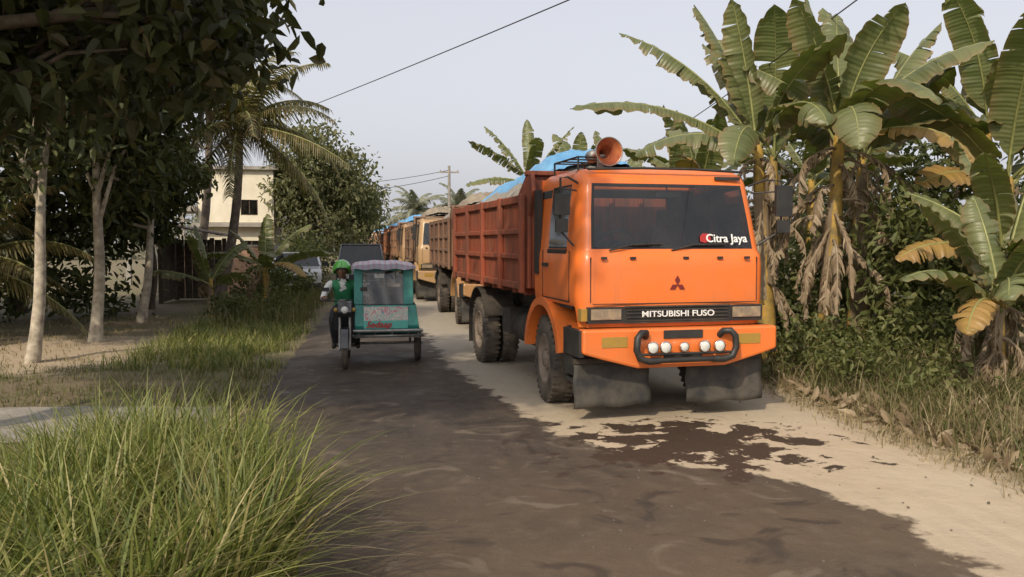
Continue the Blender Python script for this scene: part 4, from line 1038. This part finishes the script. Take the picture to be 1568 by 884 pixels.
bush('verge_weeds',[(5.7,9.6,.4,.4,.5,.35),(5.5,11.0,.4,.35,.6,.4),(6.6,7.2,.4,.4,.5,.35),(7.3,7.6,.5,.6,.6,.5),(6.0,10.9,.5,.6,.4,.5),(6.6,10.3,.5,.6,.5,.5),(8.0,8.2,.6,.7,.6,.6),(7.6,10.2,.6,.8,.7,.6),(6.2,8.6,.35,.5,.5,.35)],360,18,.10,'leafmid',.13,.45)
bush('distant_treeline',[(x,rng.uniform(95,135),rng.uniform(1.5,3),8,5,rng.uniform(3,5.0)) for x in np.arange(-95,120,7.0)],2800,14,.8,'leaffarhaze',.9)
P=scatter(3800,5.0,9.5,6.0,13.5); P[:,2]+=.03; V,F=leaves_np(P,.20,.35,-.1,.1); np_mesh('leaf_litter',V,F,['bdry'])

# ------------------------------------------------------------------ grass
def fgc(x,y): return ((x+1.75)/1.25)**2+((y-4.7)/1.75)**2<1
def fgh(x,y): return .60+.40*sst(-2.6,-1.7,x)
P=scatter(9000,-3.2,-.45,2.6,6.6,130,fgc,.12)
grass('tall_grass_clump',P,.62,1.18,.019,.15,.95,'grass',7,None,fgh)
P=scatter(1600,-3.2,-.5,2.6,6.6,60,fgc); grass('tall_grass_clump',P,.6,1.1,.014,.5,1.4,'grassdry',7,None,fgh)
P=scatter(5000,-5.5,-2.3,3.2,7.6,150); grass('verge_grass',P,.15,.48,.012,.2,1.0,'grassmix',5)
P=scatter(1500,-4.2,-2.3,3.6,6.8,60); grass('verge_grass',P,.3,.65,.013,.2,1.0,'grass',5)
def notpath(x,y): return abs(y-9.45)>1.0 or x>-2.2
P=scatter(9000,-9,-1.65,7.2,13.6,500,notpath); grass('verge_grass',P,.04,.16,.009,.2,1.1,'grassmix',3)
P=scatter(700,-2.5,-1.6,6.5,12.5,50); grass('verge_grass',P,.1,.35,.012,.2,1.0,'grassmix',4)
P=scatter(5200,-4.2,-1.75,13.0,19.5,120); grass('verge_grass',P,.10,.38,.013,.2,.9,'grass',4)
P=scatter(3500,-4.0,-1.9,19,30,140); grass('verge_grass',P,.2,.75,.014,.1,.7,'grassmix',4)
P=scatter(3000,-9,-4.5,13.5,22,300); grass('verge_grass',P,.04,.15,.012,.2,1.0,'grassdry',3)
P=scatter(12000,4.75,7.4,4.2,13.5,800); grass('dry_verge_grass',P,.04,.24,.009,.3,1.3,'grassdry',3)
P=scatter(6500,5.2,8.6,4.8,12.5,220); grass('dry_verge_grass',P,.2,.6,.011,.2,1.0,'grassmix',4)
P=scatter(3500,5.2,8.4,4.6,12.5,150); grass('dry_verge_grass',P,.2,.55,.010,.3,1.2,'grassdry',4)
P=scatter(2500,4.9,7,13,30,200); grass('dry_verge_grass',P,.1,.5,.014,.2,1.0,'grassmix',3)

# ------------------------------------------------------------------ buildings
cream=pm('cream_render',(.74,.68,.54),(.62,.56,.44),1.2,.9,bmp=.1)
grey=pm('grey_concrete',(.34,.32,.28),(.24,.22,.19),2,.9)
def brick():
    m,nt,out=newmat('pink_brick'); p=N(nt,'ShaderNodeBsdfPrincipled'); L(nt,p.outputs[0],out.inputs[0])
    co=objco(nt); mp=N(nt,'ShaderNodeMapping'); mp.inputs['Rotation'].default_value=(pi/2,0,0); L(nt,co,mp.inputs[0])
    b=N(nt,'ShaderNodeTexBrick'); L(nt,mp.outputs[0],b.inputs[0]); b.inputs['Scale'].default_value=4
    b.inputs['Color1'].default_value=(.50,.29,.18,1); b.inputs['Color2'].default_value=(.44,.24,.15,1); b.inputs['Mortar'].default_value=(.45,.38,.3,1)
    L(nt,b.outputs[0],p.inputs['Base Color']); p.inputs['Roughness'].default_value=.9; return m
win=glass('house_glass',.05)
H=empty('plastered_house',(-8.1,40,0))
g=MB()
x0,x1=-.2,3.1; zt=5.2
def wall_open(g,x0,x1,z0,z1,ops,y0,y1,mi=0):
    ops=sorted(ops); xx=x0
    for (a_,b_,c_,d_) in ops:
        g.box((xx,y0,z0),(a_,y1,z1),mi); g.box((a_,y0,z0),(b_,y1,c_),mi); g.box((a_,y0,d_),(b_,y1,z1),mi); xx=b_
    g.box((xx,y0,z0),(x1,y1,z1),mi)
ops=[(1.65,2.4,3.15,3.85)]
ops2=[(1.7,2.5,.9,2.0)]
wall_open(g,x0,x1,2.82,zt,ops,0,.18); wall_open(g,x0,x1,0,2.8,ops2,0,.18)
g.box((x1-.18,.185,0),(x1,7,zt),0); g.box((x0,.185,0),(x0+.18,7,zt),0); g.box((x0+.185,6.8,0),(x1-.185,7,zt),0)
g.obj('walls',[cream],H)
g=MB(); g.box((x0-.2,-.5,2.62),(x1+.05,-.01,2.78),0); g.box((x0-.2,-.25,zt+.002),(x1+.25,7.3,zt+.15),0); g.box((x0-3.2,-.6,3.3),(x0-.02,3,3.52),0)
for x in(x0-3.0,x0-.7): g.box((x,-.5,0),(x+.2,-.3,3.298),0)
g.obj('slabs_and_porch',[grey],H)
g=MB()
for (a_,b_,c_,d_) in ops+ops2:
    g.box((a_+.04,.08,c_+.04),(b_-.04,.10,d_-.04),0)
    m_=(a_+b_)/2
    g.box((a_,.04,c_),(a_+.04,.14,d_),1);g.box((b_-.04,.04,c_),(b_,.14,d_),1);g.box((m_-.02,.05,c_),(m_+.02,.13,d_),1);g.box((a_+.04,.05,d_-.04),(b_-.04,.13,d_),1);g.box((a_+.04,.05,c_),(b_-.04,.13,c_+.04),1)
g.obj('windows',[win,'bark_d'],H)
B=empty('brick_wall',(-5.9,32,0)); g=MB(); g.box((-2.3,0,0),(2.0,.22,1.75),0); g.obj('wall',[brick()],B)
g=MB(); g.box((-2.35,-.03,1.752),(2.05,.25,1.83),0)
for x in (-2.3,-.2,1.85): g.box((x,-.04,0),(x+.16,-.002,1.75),0)
g.obj('coping_and_piers',[grey],B)
S=empty('wooden_hut',(-5.75,26.8,0)); g=MB()
for x in(-1.0,.5):
    for y in(0,2.0): g.box((x,y,0),(x+.12,y+.12,2.05),0)
for k in range(6): g.box((-.88+k*.235,1.85,0.1),(-.88+k*.235+.22,1.89,2.0),0)
for k in range(8): g.box((-.96,.14+k*.225,0.1),(-.93,.14+k*.225+.21,2.0),0)
g.obj('posts_and_planks',['bark_d'],S)
tin=pm('rusty_tin',(.22,.15,.11),(.12,.08,.06),4,.7,bmp=.3)
g=MB(); g.grid(60,2,lambda u,v:(-1.3+2.3*u,-.45+2.9*v,2.12+.42*(1-u)+.018*sin(u*110)),0); q=g.obj('tin_roof',[tin],S,fix=False); q.modifiers.new('s','SOLIDIFY').thickness=.01

# ------------------------------------------------------------------ poles and wires
def wire(a_,b_,sag,r,mb,n=30):
    a_,b_=Vector(a_),Vector(b_); mb.tube([a_.lerp(b_,i/n)-Vector((0,0,sag*4*(i/n)*(1-i/n))) for i in range(n+1)],r,5,0)
wood=pm('pole_concrete',(.30,.27,.23),(.2,.18,.15),3,.9)
def pole(loc,h):
    E=empty('utility_pole',loc); g=MB(); g.tube([(0,0,-.1),(0,0,h)],[.15,.09],10,0); g.box((-.7,-.05,h-.5),(.7,.05,h-.4),0)
    for x in(-.6,0,.6): g.lathe((x,0,h-.4),[(0,.03),(.05,.05),(.1,.03),(.13,.001)],8,0,'z')
    g.obj('pole',[wood],E)
pole((4.5,60,0),7.3); pole((-8.4,43.3,0),7.0) ; pole((9.2,-.8,0),6.4); pole((9.0,38,0),4.9)
W_=empty('overhead_wires'); g=MB()
wire((9.2,-.8,6.0),(-8.4,43.3,6.75),.25,.012,g)
wire((6.2,4.8,5.9),(9.0,38,4.6),.35,.011,g)
wire((4.5,60,7.0),(-14,70,7.2),.9,.02,g); wire((4.5,60,6.6),(-14,70,6.8),1.1,.02,g)
g.obj('wires',['black'],W_)
g=MB()
for k in range(220):
    x=rng.uniform(-1.3,5.0); y=rng.uniform(3.2,12); s=rng.uniform(.004,.013)
    z=.03 if x<4.6 else gz(x,y)+.005
    T=Matrix.Translation((x,y,z+s*.2))@Matrix.Rotation(rng.uniform(0,6),4,'Z')@Matrix.Rotation(rng.uniform(-.4,.4),4,'X')
    g.prism([(-s,-s*.6),(s*.2,-s),(s,-.2*s),(s*.6,s*.8),(-s*.5,s*.7)],-s*.4,s*.5,'z',0,T)
g.obj('road_gravel',[pm('stone_chips',(.16,.13,.10),(.09,.075,.06),20,.9)])
print('DONE objs',len(bpy.data.objects))
